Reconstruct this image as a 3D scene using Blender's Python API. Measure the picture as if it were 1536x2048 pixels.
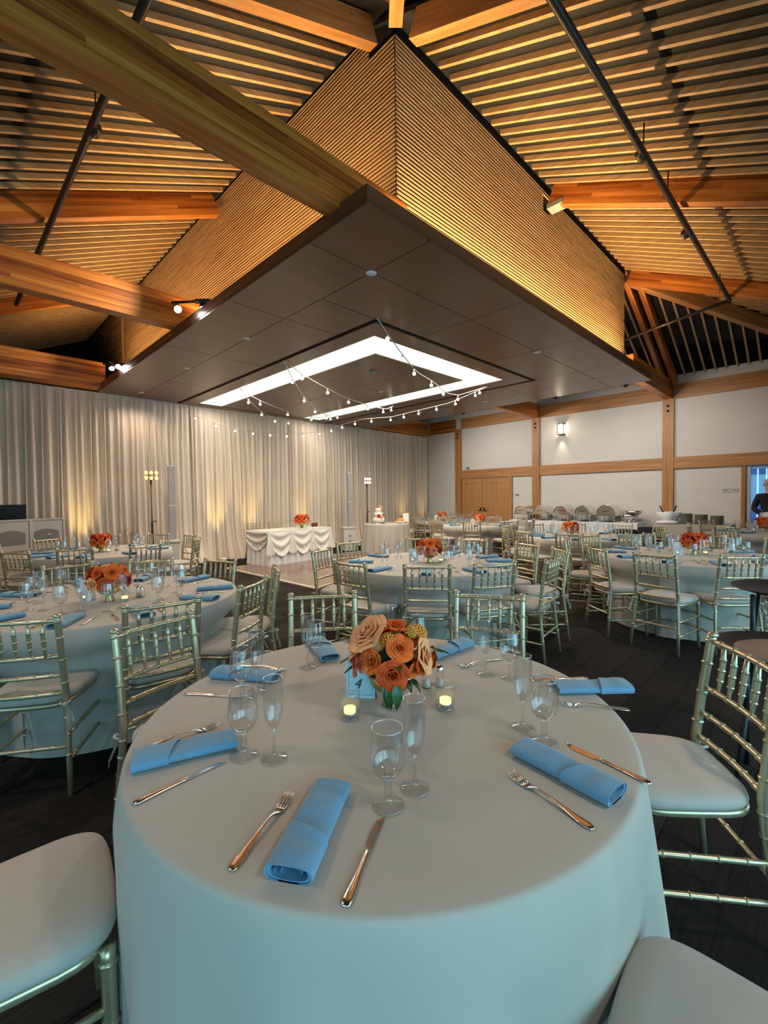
import bpy, bmesh, math, random
from mathutils import Vector, Matrix
random.seed(7)
PI = math.pi
sc = bpy.context.scene
C = sc.collection
for o in list(bpy.data.objects): bpy.data.objects.remove(o)

# ------------------------------------------------------------------ camera
cam = bpy.data.cameras.new('camera'); camo = bpy.data.objects.new('camera', cam); C.objects.link(camo)
yaw, pit, rol = 0.7862674, -0.0325274, -0.0130796
cy_, sy_ = math.cos(yaw), math.sin(yaw)
fw = Vector((cy_*math.cos(pit), sy_*math.cos(pit), math.sin(pit)))
rt = Vector((sy_, -cy_, 0)); up = rt.cross(fw)
r2 = math.cos(rol)*rt + math.sin(rol)*up; u2 = -math.sin(rol)*rt + math.cos(rol)*up
camo.matrix_world = Matrix(((r2.x, u2.x, -fw.x, 0), (r2.y, u2.y, -fw.y, 0), (r2.z, u2.z, -fw.z, 1.467), (0, 0, 0, 1)))
cam.sensor_fit = 'VERTICAL'; cam.sensor_height = 24; cam.lens = 24*890.54/2048
cam.clip_start = .02; cam.clip_end = 100
sc.camera = camo
# ------------------------------------------------------------------ view + world
sc.view_settings.view_transform = 'Standard'; sc.view_settings.look = 'None'
sc.view_settings.exposure = 0.0; sc.view_settings.gamma = 1.0; sc.view_settings.use_curve_mapping = False
sc.cycles.use_denoising = True
sc.cycles.max_bounces = 10; sc.cycles.transmission_bounces = 10; sc.cycles.transparent_max_bounces = 24
sc.cycles.diffuse_bounces = 4; sc.cycles.glossy_bounces = 4
sc.cycles.caustics_refractive = False; sc.cycles.caustics_reflective = False
sc.cycles.sample_clamp_indirect = 6.0
w = bpy.data.worlds.new('sky'); sc.world = w; w.use_nodes = True
w.node_tree.nodes['Background'].inputs[0].default_value = (.22, .50, 1.0, 1)
w.node_tree.nodes['Background'].inputs[1].default_value = 2.2

# ------------------------------------------------------------------ lights of the room
def area(name, loc, rot, sx, sy, power, col, spread=None):
    l = bpy.data.lights.new(name, 'AREA'); l.shape = 'RECTANGLE'; l.size = sx; l.size_y = sy; l.energy = power; l.color = col
    if spread: l.spread = spread
    o = bpy.data.objects.new(name, l); o.location = loc; o.rotation_euler = rot; C.objects.link(o); return o
def spot(name, loc, target, power, col, ang=60, blend=.6, rad=.04):
    l = bpy.data.lights.new(name, 'SPOT'); l.energy = power; l.color = col; l.spot_size = math.radians(ang); l.spot_blend = blend; l.shadow_soft_size = rad
    o = bpy.data.objects.new(name, l); o.location = loc
    o.rotation_euler = (Vector(target)-Vector(loc)).to_track_quat('-Z', 'Y').to_euler(); C.objects.link(o); return o
def point(name, loc, power, col, rad=.03):
    l = bpy.data.lights.new(name, 'POINT'); l.energy = power; l.color = col; l.shadow_soft_size = rad
    o = bpy.data.objects.new(name, l); o.location = loc; C.objects.link(o); return o
D_ = math.radians
WARM = (1.0, .66, .30); YEL = (1.0, .72, .22)
COVE_R, COVE_L = 190, 190
# cove strips lying on the canopy edge, shining up (right face, left face)
area('cove_light', (6.2, 2.74, 3.86), (PI+D_(12), 0, 0), 6.6, .05, COVE_R, WARM, D_(125))
area('cove_light', (2.72, 7.0, 3.86), (PI+D_(12), 0, PI/2*-1), 8.4, .05, COVE_L, WARM, D_(125))
# daylight window walls behind the camera (panes glow, frames in front of them)
DAY = (.36, .80, 1.0)
DAY_Y, DAY_X = 1.2, .5; SKY_Y, SKY_X = 38, 9; WASHP = 135          # pane radiance on the wall to the right / to the left of the camera
PANEL = 1.25                      # luminous ceiling panels
FILL = [(1.6, -1.3), (5.0, -1.3), (8.4, -1.3), (-1.0, 2.6), (-1.2, 6.0)]   # added fill lamps out of view, warm light from overhead

FILLP = 120; DOWNP = 110
# ------------------------------------------------------------------ mesh builder
class MB:
    def __init__(s): s.v = []; s.f = []; s.sm = []
    def add(s, vs, fs, smooth=False):
        b = len(s.v); s.v += [tuple(v) for v in vs]
        s.f += [tuple(b+i for i in f) for f in fs]; s.sm += [smooth]*len(fs); return s
    def box(s, x0, x1, y0, y1, z0, z1):
        vs = [(x, y, z) for x in (x0, x1) for y in (y0, y1) for z in (z0, z1)]
        return s.add(vs, [(0, 1, 3, 2), (4, 6, 7, 5), (0, 4, 5, 1), (2, 3, 7, 6), (0, 2, 6, 4), (1, 5, 7, 3)])
    def bar(s, a, b, wd, ht, off=0.0):
        """bar with vertical section wd x ht whose bottom edge centre runs a->b"""
        a = Vector(a); b = Vector(b); d = (b-a).normalized(); side = Vector((-d.y, d.x, 0)).normalized()*wd/2; h = Vector((0, 0, ht))
        vs = []
        for p in (a, b): vs += [p-side, p+side, p+side+h, p-side+h]
        return s.add(vs, [(0, 1, 2, 3), (7, 6, 5, 4), (0, 4, 5, 1), (1, 5, 6, 2), (2, 6, 7, 3), (3, 7, 4, 0)])
    def tube(s, pts, rs, n=8, cap=True, flat=1.0):
        pts = [Vector(p) for p in pts]
        if not hasattr(rs, '__len__'): rs = [rs]*len(pts)
        vs = []; fs = []; ref = None
        for i, p in enumerate(pts):
            d = (pts[min(i+1, len(pts)-1)]-pts[max(i-1, 0)])
            if d.length < 1e-9: d = Vector((0, 0, 1))
            d.normalize()
            if ref is None: ref = Vector((0, 0, 1)) if abs(d.z) < .8 else Vector((1, 0, 0))
            a = d.cross(ref).normalized(); b = a.cross(d)
            for k in range(n):
                t = 2*PI*k/n; vs.append(p+a*math.cos(t)*rs[i]+b*math.sin(t)*rs[i]*flat)
        for i in range(len(pts)-1):
            for k in range(n): fs.append((i*n+k, i*n+(k+1) % n, (i+1)*n+(k+1) % n, (i+1)*n+k))
        if cap: fs.append(tuple(range(n-1, -1, -1))); fs.append(tuple((len(pts)-1)*n+k for k in range(n)))
        return s.add(vs, fs, True)
    def lathe(s, prof, n=24, c=(0, 0, 0), smooth=True, wob=None):
        vs = []; fs = []
        for r, z in prof:
            for k in range(n):
                t = 2*PI*k/n; rr = r*(wob(t, z) if wob else 1); vs.append((c[0]+rr*math.cos(t), c[1]+rr*math.sin(t), c[2]+z))
        for i in range(len(prof)-1):
            for k in range(n): fs.append((i*n+k, i*n+(k+1) % n, (i+1)*n+(k+1) % n, (i+1)*n+k))
        return s.add(vs, fs, smooth)
    def disc(s, r, z, n=24, c=(0, 0)):
        return s.add([(c[0]+r*math.cos(2*PI*k/n), c[1]+r*math.sin(2*PI*k/n), z) for k in range(n)], [tuple(range(n))])
    def sphere(s, c, r, n=10, m=6, sq=(1, 1, 1)):
        vs = []; fs = []
        for i in range(m+1):
            p = PI*i/m
            for k in range(n):
                t = 2*PI*k/n; vs.append((c[0]+r*sq[0]*math.sin(p)*math.cos(t), c[1]+r*sq[1]*math.sin(p)*math.sin(t), c[2]-r*sq[2]*math.cos(p)))
        for i in range(m):
            for k in range(n): fs.append((i*n+k, i*n+(k+1) % n, (i+1)*n+(k+1) % n, (i+1)*n+k))
        return s.add(vs, fs, True)
    def grid(s, fn, nu, nv, smooth=True):
        vs = [fn(i/nu, j/nv) for i in range(nu+1) for j in range(nv+1)]
        fs = [(i*(nv+1)+j, (i+1)*(nv+1)+j, (i+1)*(nv+1)+j+1, i*(nv+1)+j+1) for i in range(nu) for j in range(nv)]
        return s.add(vs, fs, smooth)
    def mesh(s, name):
        me = bpy.data.meshes.new(name); me.from_pydata(s.v, [], s.f); me.polygons.foreach_set('use_smooth', s.sm); me.validate(); me.update(); return me
    def build(s, name, mat=None, parent=None, loc=None, rot=None):
        o = bpy.data.objects.new(name, s.mesh(name))
        if mat: o.data.materials.append(mat)
        C.objects.link(o)
        if parent: o.parent = parent
        if loc: o.location = loc
        if rot: o.rotation_euler = rot
        return o
def inst(me, name, parent=None, loc=None, rot=None, scale=None):
    o = bpy.data.objects.new(name, me); C.objects.link(o)
    if parent: o.parent = parent
    if loc is not None: o.location = loc
    if rot is not None: o.rotation_euler = rot
    if scale is not None: o.scale = (scale,)*3 if not hasattr(scale, '__len__') else scale
    return o
def empty(name, loc=(0, 0, 0), rz=0):
    o = bpy.data.objects.new(name, None); C.objects.link(o); o.location = loc; o.rotation_euler = (0, 0, rz); o.empty_display_size = .1; return o
def tag(o, label, cat, group=None):
    o['label'] = label; o['category'] = cat
    if group: o['group'] = group
    return o
def struct(o): o['kind'] = 'structure'; return o
def copy_tree(o, parent=None):
    c = o.copy(); C.objects.link(c); c.parent = parent
    for ch in list(KIDS.get(o.name, [])): copy_tree(ch, c)
    return c
KIDS = {}
def index_kids():
    KIDS.clear()
    for o in C.objects:
        if o.parent: KIDS.setdefault(o.parent.name, []).append(o)

# ------------------------------------------------------------------ materials
def mat(name): m = bpy.data.materials.new(name); m.use_nodes = True; return m, m.node_tree.nodes, m.node_tree.links
def ramp(n, stops):
    r = n.new('ShaderNodeValToRGB'); e = r.color_ramp.elements
    while len(e) < len(stops): e.new(.5)
    for i, (p, c) in enumerate(stops): e[i].position = p; e[i].color = (*c, 1)
    return r
def simple(name, col, rough=.6, metal=0, noise=.0, scale=20, bump=0.0, spec=.5, sheen=0):
    m, n, l = mat(name); b = n['Principled BSDF']; b.inputs['Roughness'].default_value = rough; b.inputs['Metallic'].default_value = metal
    b.inputs['Base Color'].default_value = (*col, 1); b.inputs['Specular IOR Level'].default_value = spec; b.inputs['Sheen Weight'].default_value = sheen
    if noise or bump:
        tc = n.new('ShaderNodeTexCoord'); nz = n.new('ShaderNodeTexNoise'); nz.inputs['Scale'].default_value = scale; nz.inputs['Detail'].default_value = 5
        l.new(tc.outputs['Object'], nz.inputs['Vector'])
        if noise:
            r = ramp(n, [(.3, tuple(c*(1-noise) for c in col)), (.7, tuple(min(1, c*(1+noise)) for c in col))])
            l.new(nz.outputs['Fac'], r.inputs[0]); l.new(r.outputs[0], b.inputs['Base Color'])
        if bump:
            bp = n.new('ShaderNodeBump'); bp.inputs['Strength'].default_value = bump; bp.inputs['Distance'].default_value = .01
            l.new(nz.outputs['Fac'], bp.inputs['Height']); l.new(bp.outputs[0], b.inputs['Normal'])
    return m
def emit(name, col, s):
    m, n, l = mat(name); n.remove(n['Principled BSDF']); e = n.new('ShaderNodeEmission'); e.inputs[0].default_value = (*col, 1); e.inputs[1].default_value = s
    l.new(e.outputs[0], n['Material Output'].inputs[0]); return m
def wood(name, axis, dark, mid, light, lam=0, rough=.45, grain=1.0, knots=True):
    """grain runs along object axis ('X','Y','Z'); lam = lamination thickness in m (glulam) along Z"""
    m, n, l = mat(name); b = n['Principled BSDF']; b.inputs['Roughness'].default_value = rough
    tc = n.new('ShaderNodeTexCoord'); mp = n.new('ShaderNodeMapping'); l.new(tc.outputs['Object'], mp.inputs[0])
    sc_ = {'X': (.5, 9, 16), 'Y': (9, .5, 16), 'Z': (9, 9, .5)}[axis]; mp.inputs['Scale'].default_value = tuple(c*grain for c in sc_)
    nz = n.new('ShaderNodeTexNoise'); nz.inputs['Scale'].default_value = 1.6; nz.inputs['Detail'].default_value = 7; nz.inputs['Roughness'].default_value = .62; nz.inputs['Distortion'].default_value = .6
    l.new(mp.outputs[0], nz.inputs['Vector'])
    fac = nz.outputs['Fac']
    if lam:
        sx = n.new('ShaderNodeSeparateXYZ'); l.new(tc.outputs['Object'], sx.inputs[0])
        dv = n.new('ShaderNodeMath'); dv.operation = 'DIVIDE'; dv.inputs[1].default_value = lam; l.new(sx.outputs['Z'], dv.inputs[0])
        fl = n.new('ShaderNodeMath'); fl.operation = 'FLOOR'; l.new(dv.outputs[0], fl.inputs[0])
        al = n.new('ShaderNodeMath'); al.operation = 'MULTIPLY'; al.inputs[1].default_value = .42; l.new(sx.outputs[axis], al.inputs[0])
        of = n.new('ShaderNodeMath'); of.operation = 'MULTIPLY_ADD'; of.inputs[1].default_value = .37; l.new(fl.outputs[0], of.inputs[0]); l.new(al.outputs[0], of.inputs[2])
        f2 = n.new('ShaderNodeMath'); f2.operation = 'FLOOR'; l.new(of.outputs[0], f2.inputs[0])
        cb = n.new('ShaderNodeCombineXYZ'); l.new(fl.outputs[0], cb.inputs[0]); l.new(f2.outputs[0], cb.inputs[1])
        wn = n.new('ShaderNodeTexWhiteNoise'); wn.noise_dimensions = '3D'; l.new(cb.outputs[0], wn.inputs['Vector'])
        mx = n.new('ShaderNodeMath'); mx.operation = 'MULTIPLY_ADD'; mx.inputs[1].default_value = .38; l.new(wn.outputs['Value'], mx.inputs[0])
        ad = n.new('ShaderNodeMath'); ad.operation = 'SUBTRACT'; ad.inputs[1].default_value = .19; l.new(fac, ad.inputs[0]); l.new(ad.outputs[0], mx.inputs[2]); fac = mx.outputs[0]
    r = ramp(n, [(.25, dark), (.5, mid), (.75, light)]); l.new(fac, r.inputs[0]); col = r.outputs[0]
    if knots:
        mp2 = n.new('ShaderNodeMapping'); l.new(tc.outputs['Object'], mp2.inputs[0]); mp2.inputs['Scale'].default_value = {'X': (1, 3, 3), 'Y': (3, 1, 3), 'Z': (3, 3, 1)}[axis]
        vo = n.new('ShaderNodeTexVoronoi'); vo.inputs['Scale'].default_value = 2.2; l.new(mp2.outputs[0], vo.inputs['Vector'])
        rk = ramp(n, [(.035, (1, 1, 1)), (.07, (0, 0, 0))]); l.new(vo.outputs['Distance'], rk.inputs[0])
        mk = n.new('ShaderNodeMixRGB'); l.new(rk.outputs[0], mk.inputs[0]); l.new(col, mk.inputs[1]); mk.inputs[2].default_value = (dark[0]*.45, dark[1]*.4, dark[2]*.4, 1); col = mk.outputs[0]
    l.new(col, b.inputs['Base Color'])
    bp = n.new('ShaderNodeBump'); bp.inputs['Strength'].default_value = .12; bp.inputs['Distance'].default_value = .004; l.new(nz.outputs['Fac'], bp.inputs['Height']); l.new(bp.outputs[0], b.inputs['Normal'])
    return m
GD, GM, GL = (.17, .034, .005), (.40, .115, .016), (.62, .235, .045)
M = {}
for ax in 'XYZ':
    M['glulam'+ax] = wood('glulam timber '+ax, ax, GD, GM, GL, lam=.042)
    M['fir'+ax] = wood('fir trim '+ax, ax, (.26, .10, .028), (.42, .19, .06), (.55, .29, .11))
    M['slat'+ax] = wood('slat wood '+ax, ax, (.34, .18, .075), (.50, .29, .135), (.62, .40, .21), knots=False)
M['deck'] = simple('black roof board', (.006, .006, .0065), .8, noise=.3, scale=6)
M['deckbrown'] = wood('brown roof board', 'X', (.05, .016, .008), (.10, .035, .015), (.16, .06, .025))
M['dark'] = simple('dark backing', (.010, .008, .007), .9)
M['soffit'] = wood('dark glossy veneer', 'X', (.105, .044, .021), (.128, .056, .028), (.15, .068, .034), rough=.30, grain=.5, knots=False)
M['reveal'] = simple('black reveal', (.005, .004, .004), .7)
M['panel'] = emit('luminous ceiling panel', (1.0, .98, .80), PANEL)
M['wall'] = simple('white painted wall', (.66, .63, .59), .85, noise=.02, scale=3, bump=.03)
M['black'] = simple('black metal', (.012, .012, .014), .4)
M['pipe'] = simple('brown black pipe', (.035, .026, .022), .4, metal=.3)
M['steel'] = simple('galvanised plate', (.45, .47, .48), .4, metal=.7)
M['curtain'] = simple('ivory drape cloth', (.70, .60, .50), .8, noise=.03, scale=2, sheen=.2)
M['silver'] = simple('polished steel', (.72, .70, .67), .13, metal=1)
M['cutlery'] = simple('polished cutlery steel', (.80, .72, .66), .14, metal=1)
M['gold'] = simple('champagne gold paint', (.54, .465, .30), .29, metal=.70, noise=.08, scale=30)
M['cushion'] = simple('ivory cushion cloth', (.43, .39, .35), .85, noise=.02, scale=8, bump=.12, sheen=.2)
M['ivory'] = simple('ivory satin', (.70, .69, .62), .5, sheen=.2)
M['whitecloth'] = simple('white cloth', (.72, .72, .74), .8)
M['napkin'] = simple('sky blue napkin cloth', (.115, .275, .435), .8, noise=.04, scale=60, bump=.05, sheen=.3)
M['brass'] = simple('brushed brass', (.55, .44, .18), .28, metal=.9, noise=.06, scale=40)
M['leaf'] = simple('glossy green leaf', (.018, .075, .015), .35, noise=.3, scale=30)
M['leafdark'] = simple('dark green leaf', (.012, .045, .014), .4, noise=.3, scale=30)
ROSE = {}
for nm, c in dict(orange=(.74, .125, .018), deep=(.62, .070, .012), coral=(.62, .13, .065), peach=(.88, .38, .17), pink=(.78, .26, .14), red=(.42, .035, .022), yellow=(.72, .30, .05)).items():
    ROSE[nm] = simple(nm+' rose petal', c, .6, noise=.18, scale=18, spec=.2)
M['card'] = simple('pale blue card', (.42, .72, .86), .7)
M['cardwhite'] = simple('white card', (.75, .76, .80), .7)
M['cardline'] = simple('dark blue ink', (.01, .07, .15), .7)
M['candle'] = emit('glowing candle wax', (1.0, .72, .28), 2.2)
M['wax'] = simple('white wax', (.75, .72, .62), .5)
M['plate'] = simple('stoneware plate', (.27, .26, .22), .45)
M['bulb'] = emit('warm white bulb', (1, .95, .80), 1.3)
M['wire'] = simple('white wire', (.55, .5, .42), .6)
M['spotglow'] = emit('spot lens glow', (1, .97, 1), 60)
M['sconceglow'] = emit('sconce glow', (1, .86, .6), 6)
M['redglow'] = emit('orange red stage lamp', (1, .30, .10), 12)
M['warmglow'] = emit('stage lamp lens', (1, .33, .12), 4)
M['paleglow'] = emit('pale stage lamp lens', (1, .72, .66), 3)
M['whiteplastic'] = simple('white loudspeaker plastic', (.55, .54, .48), .5)
M['greyplastic'] = simple('grey loudspeaker grille', (.30, .30, .30), .6, noise=.2, scale=200)
M['fill'] = emit('pendant diffuser', (1, .86, .66), 1.5)  # glowing drum of the added fill lamps
M['winglow'] = emit('daylit window pane', DAY, DAY_Y)
M['winglow2'] = emit('daylit window pane dim', DAY, DAY_X)
M['skin'] = simple('skin', (.50, .26, .18), .5)
M['grayhair'] = simple('grey hair', (.35, .33, .32), .7)
M['blackcloth'] = simple('black cloth', (.008, .008, .010), .85)
M['fence'] = simple('outdoor slat tinted with blue daylight', (.30, .55, .95), .6)  # blue daylight is put into the colour of the white slats
M['cake'] = simple('white icing', (.80, .76, .66), .5)

def thin_glass():
    m, n, l = mat('thin clear glass'); n.remove(n['Principled BSDF'])
    t = n.new('ShaderNodeBsdfTransparent'); t.inputs[0].default_value = (.955, .965, .965, 1)
    g = n.new('ShaderNodeBsdfGlossy'); g.inputs['Roughness'].default_value = .02
    f = n.new('ShaderNodeLayerWeight'); f.inputs[0].default_value = .5
    pw = n.new('ShaderNodeMath'); pw.operation = 'POWER'; pw.inputs[1].default_value = 3.2; l.new(f.outputs['Facing'], pw.inputs[0])
    k = n.new('ShaderNodeMath'); k.operation = 'MULTIPLY_ADD'; k.inputs[1].default_value = .85; k.inputs[2].default_value = .15; l.new(pw.outputs[0], k.inputs[0])
    x = n.new('ShaderNodeMixShader'); l.new(k.outputs[0], x.inputs[0]); l.new(t.outputs[0], x.inputs[1]); l.new(g.outputs[0], x.inputs[2]); l.new(x.outputs[0], n['Material Output'].inputs[0]); return m
M['thin'] = thin_glass()
def clear_stem():
    m, n, l = mat('clear stem glass'); n.remove(n['Principled BSDF'])
    t = n.new('ShaderNodeBsdfTransparent'); t.inputs[0].default_value = (.97, .98, .98, 1)
    g = n.new('ShaderNodeBsdfGlossy'); g.inputs['Roughness'].default_value = .02
    r_ = n.new('ShaderNodeBsdfGlass'); r_.inputs['IOR'].default_value = 1.45; r_.inputs['Roughness'].default_value = 0
    f = n.new('ShaderNodeLayerWeight'); f.inputs[0].default_value = .5
    pw = n.new('ShaderNodeMath'); pw.operation = 'POWER'; pw.inputs[1].default_value = 2.2; l.new(f.outputs['Facing'], pw.inputs[0])
    k = n.new('ShaderNodeMath'); k.operation = 'MULTIPLY_ADD'; k.inputs[1].default_value = .6; k.inputs[2].default_value = .10; l.new(pw.outputs[0], k.inputs[0])
    x = n.new('ShaderNodeMixShader'); l.new(k.outputs[0], x.inputs[0]); l.new(t.outputs[0], x.inputs[1]); l.new(g.outputs[0], x.inputs[2])
    y = n.new('ShaderNodeMixShader'); y.inputs[0].default_value = .12; l.new(x.outputs[0], y.inputs[1]); l.new(r_.outputs[0], y.inputs[2]); l.new(y.outputs[0], n['Material Output'].inputs[0]); return m
M['glass'] = clear_stem()

def rim_glass():
    m, n, l = mat('bright glass rim'); n.remove(n['Principled BSDF'])
    t = n.new('ShaderNodeBsdfTransparent'); g = n.new('ShaderNodeBsdfGlossy'); g.inputs['Roughness'].default_value = .12; d = n.new('ShaderNodeMixShader'); d.inputs[0].default_value = .6
    l.new(t.outputs[0], d.inputs[1]); l.new(g.outputs[0], d.inputs[2]); l.new(d.outputs[0], n['Material Output'].inputs[0]); return m
M['rim'] = rim_glass()
def cloth_mat(name, col, crease=True):
    m, n, l = mat(name); b = n['Principled BSDF']; b.inputs['Roughness'].default_value = .72; b.inputs['Base Color'].default_value = (*col, 1); b.inputs['Sheen Weight'].default_value = .15
    tc = n.new('ShaderNodeTexCoord'); nz = n.new('ShaderNodeTexNoise'); nz.inputs['Scale'].default_value = 5; nz.inputs['Detail'].default_value = 4; l.new(tc.outputs['Object'], nz.inputs['Vector'])
    h = nz.outputs['Fac']
    if crease:
        s = n.new('ShaderNodeSeparateXYZ'); l.new(tc.outputs['Object'], s.inputs[0]); tot = None
        for axn, p in (('Y', -.027), ('X', .035), ('X', -.285), ('Y', .30), ('X', .36)):
            a = n.new('ShaderNodeMath'); a.operation = 'SUBTRACT'; a.inputs[1].default_value = p; l.new(s.outputs[axn], a.inputs[0])
            a2 = n.new('ShaderNodeMath'); a2.operation = 'ABSOLUTE'; l.new(a.outputs[0], a2.inputs[0])
            a3 = n.new('ShaderNodeMapRange'); a3.inputs[1].default_value = 0; a3.inputs[2].default_value = .0045; a3.inputs[3].default_value = -.9; a3.inputs[4].default_value = 0; l.new(a2.outputs[0], a3.inputs[0])
            if tot is None: tot = a3.outputs[0]
            else:
                q = n.new('ShaderNodeMath'); q.operation = 'MAXIMUM'; l.new(tot, q.inputs[0]); l.new(a3.outputs[0], q.inputs[1]); tot = q.outputs[0]
        ad = n.new('ShaderNodeMath'); ad.operation = 'ADD'; l.new(tot, ad.inputs[0]); l.new(h, ad.inputs[1]); h = ad.outputs[0]
    bp = n.new('ShaderNodeBump'); bp.inputs['Strength'].default_value = .5; bp.inputs['Distance'].default_value = .006; l.new(h, bp.inputs['Height']); l.new(bp.outputs[0], b.inputs['Normal'])
    return m
M['cloth'] = cloth_mat('ivory tablecloth linen', (.42, .39, .345))
M['clothfar'] = cloth_mat('ivory tablecloth', (.43, .40, .355), False)

def carpet():
    m, n, l = mat('charcoal carpet planks'); b = n['Principled BSDF']; b.inputs['Roughness'].default_value = .95; b.inputs['Specular IOR Level'].default_value = .1
    tc = n.new('ShaderNodeTexCoord'); br = n.new('ShaderNodeTexBrick'); l.new(tc.outputs['Object'], br.inputs['Vector'])
    br.inputs['Scale'].default_value = 1; br.inputs['Brick Width'].default_value = 1.0; br.inputs['Row Height'].default_value = .25; br.inputs['Mortar Size'].default_value = .004
    br.inputs['Color1'].default_value = (.014, .012, .011, 1); br.inputs['Color2'].default_value = (.034, .029, .026, 1); br.inputs['Mortar'].default_value = (.010, .009, .008, 1)
    mp = n.new('ShaderNodeMapping'); mp.inputs['Scale'].default_value = (3, 40, 1); l.new(tc.outputs['Object'], mp.inputs[0])
    nz = n.new('ShaderNodeTexNoise'); nz.inputs['Scale'].default_value = 2; nz.inputs['Detail'].default_value = 6; l.new(mp.outputs[0], nz.inputs['Vector'])
    mx = n.new('ShaderNodeMixRGB'); mx.blend_type = 'MULTIPLY'; mx.inputs[0].default_value = .8; l.new(br.outputs['Color'], mx.inputs[1])
    r = ramp(n, [(.3, (.7, .7, .7)), (.7, (1.25, 1.22, 1.2))]); l.new(nz.outputs['Fac'], r.inputs[0]); l.new(r.outputs[0], mx.inputs[2]); l.new(mx.outputs[0], b.inputs['Base Color'])
    n2 = n.new('ShaderNodeTexNoise'); n2.inputs['Scale'].default_value = 250; l.new(tc.outputs['Object'], n2.inputs['Vector'])
    bp = n.new('ShaderNodeBump'); bp.inputs['Strength'].default_value = .5; bp.inputs['Distance'].default_value = .01; l.new(n2.outputs['Fac'], bp.inputs['Height']); l.new(bp.outputs[0], b.inputs['Normal'])
    return m
M['carpet'] = carpet()
M['parquet'] = wood('dance floor parquet', 'X', (.10, .055, .035), (.16, .09, .06), (.22, .13, .09), rough=.16, grain=.8, knots=False)
M['metaledge'] = simple('aluminium edge strip', (.6, .55, .45), .4, metal=.6)
M['djwood'] = wood('whitewashed plank', 'Z', (.30, .26, .22), (.42, .37, .32), (.5, .45, .4), knots=False)
M['doorwood'] = wood('oak door', 'Z', (.36, .17, .055), (.44, .215, .075), (.50, .26, .10), knots=False)

# ------------------------------------------------------------------ room shell
XW, YC = 12.82, 10.5           # white wall, drape line
XL, YR = -2.4, -2.6            # outer walls behind the camera
YB = 15.5                      # dark hall beyond the drape
BX, BY = 3.14, 2.92            # slatted box faces
BXE = 9.7
zR = lambda y: 5.86+.45*(y-2.95)      # batten undersides, right slope
zL = lambda x: 5.99+.45*(x-3.12)      # left slope
zE = lambda x: 4.30+.4955*(XW-x)        # far end slope
struct(MB().box(XL-.2, XW+.2, YR-.2, YB+.2, -.1, 0).build('floor', M['carpet']))
b = MB()
b.box(XW, XW+.15, 1.36, YB, 0, 4.6); b.box(XW, XW+.15, YR, -.15, 0, 4.6); b.box(XW, XW+.15, -.15, 1.36, 2.09, 4.6)
wall = struct(b.build('wall_right', M['wall']))
struct(MB().box(XL, XW, YB, YB+.15, 0, 6.5).build('wall_back', M['dark']))
# walls behind the camera: knee wall, head band and piers between the windows
def window_wall(name, horizontal, c, a0, a1, ztop, n, glow):
    b = MB(); z0, z1 = .2, min(ztop-.25, 2.35); step = (a1-a0)/n
    def bx(p0, p1, q0, q1, zz0, zz1):
        if horizontal: b.box(p0, p1, q0, q1, zz0, zz1)
        else: b.box(q0, q1, p0, p1, zz0, zz1)
    bx(a0, a1, c-.15, c, 0, z0); bx(a0, a1, c-.15, c, z1, ztop)
    for i in range(n+1): bx(a0+i*step-.12, a0+i*step+.12, c-.15, c, z0, z1)
    wl = struct(b.build(name, M['wall']))
    for i in range(n):
        f = MB(); p0, p1 = a0+i*step+.12, a0+(i+1)*step-.12
        def fx(x0, x1, y0, y1, zz0, zz1):
            if horizontal: f.box(x0, x1, y0, y1, zz0, zz1)
            else: f.box(y0, y1, x0, x1, zz0, zz1)
        for k in range(4): xx = p0+(p1-p0)*k/3; fx(xx-.03, xx+.03, c-.10, c-.02, z0, z1)
        for zz in (z0, (z0+z1)/2, z1): fx(p0, p1, c-.10, c-.02, zz-.03, zz+.03)
        fo = struct(f.build('window_%d' % (i+1 if horizontal else i+21), M['firZ'])); 
        g = MB()
        if horizontal: g.add([(p0, c-.11, z0), (p1, c-.11, z0), (p1, c-.11, z1), (p0, c-.11, z1)], [(3, 2, 1, 0)])
        else: g.add([(c-.11, p0, z0), (c-.11, p1, z0), (c-.11, p1, z1), (c-.11, p0, z1)], [(0, 1, 2, 3)])
        g.build('pane', glow, fo)
        # skylight falling in through this window, downwards like real sky light
        am = (p0+p1)/2; zc = (z0+z1)/2
        if horizontal: area('window_light', (am, c+.06, zc), (PI/2-D_(9), 0, 0), p1-p0, z1-z0, SKY_Y, DAY, D_(140))
        else: area('window_light', (c+.06, am, zc), (PI/2-D_(9), 0, -PI/2), p1-p0, z1-z0, SKY_X, DAY, D_(140))
window_wall('wall_front', True, YR, XL, 7.2, zR(YR)+.2, 4, M['winglow'])
struct(MB().box(7.2, XW, YR-.15, YR, 0, zR(YR)+.2).build('wall_front_solid', M['wall']))
window_wall('wall_left', False, XL, YR, 3.4, zL(XL)+.2, 3, M['winglow2'])
struct(MB().box(XL-.15, XL, 3.4, YB, 0, zL(XL)+.2).build('wall_left_solid', M['wall']))
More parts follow.
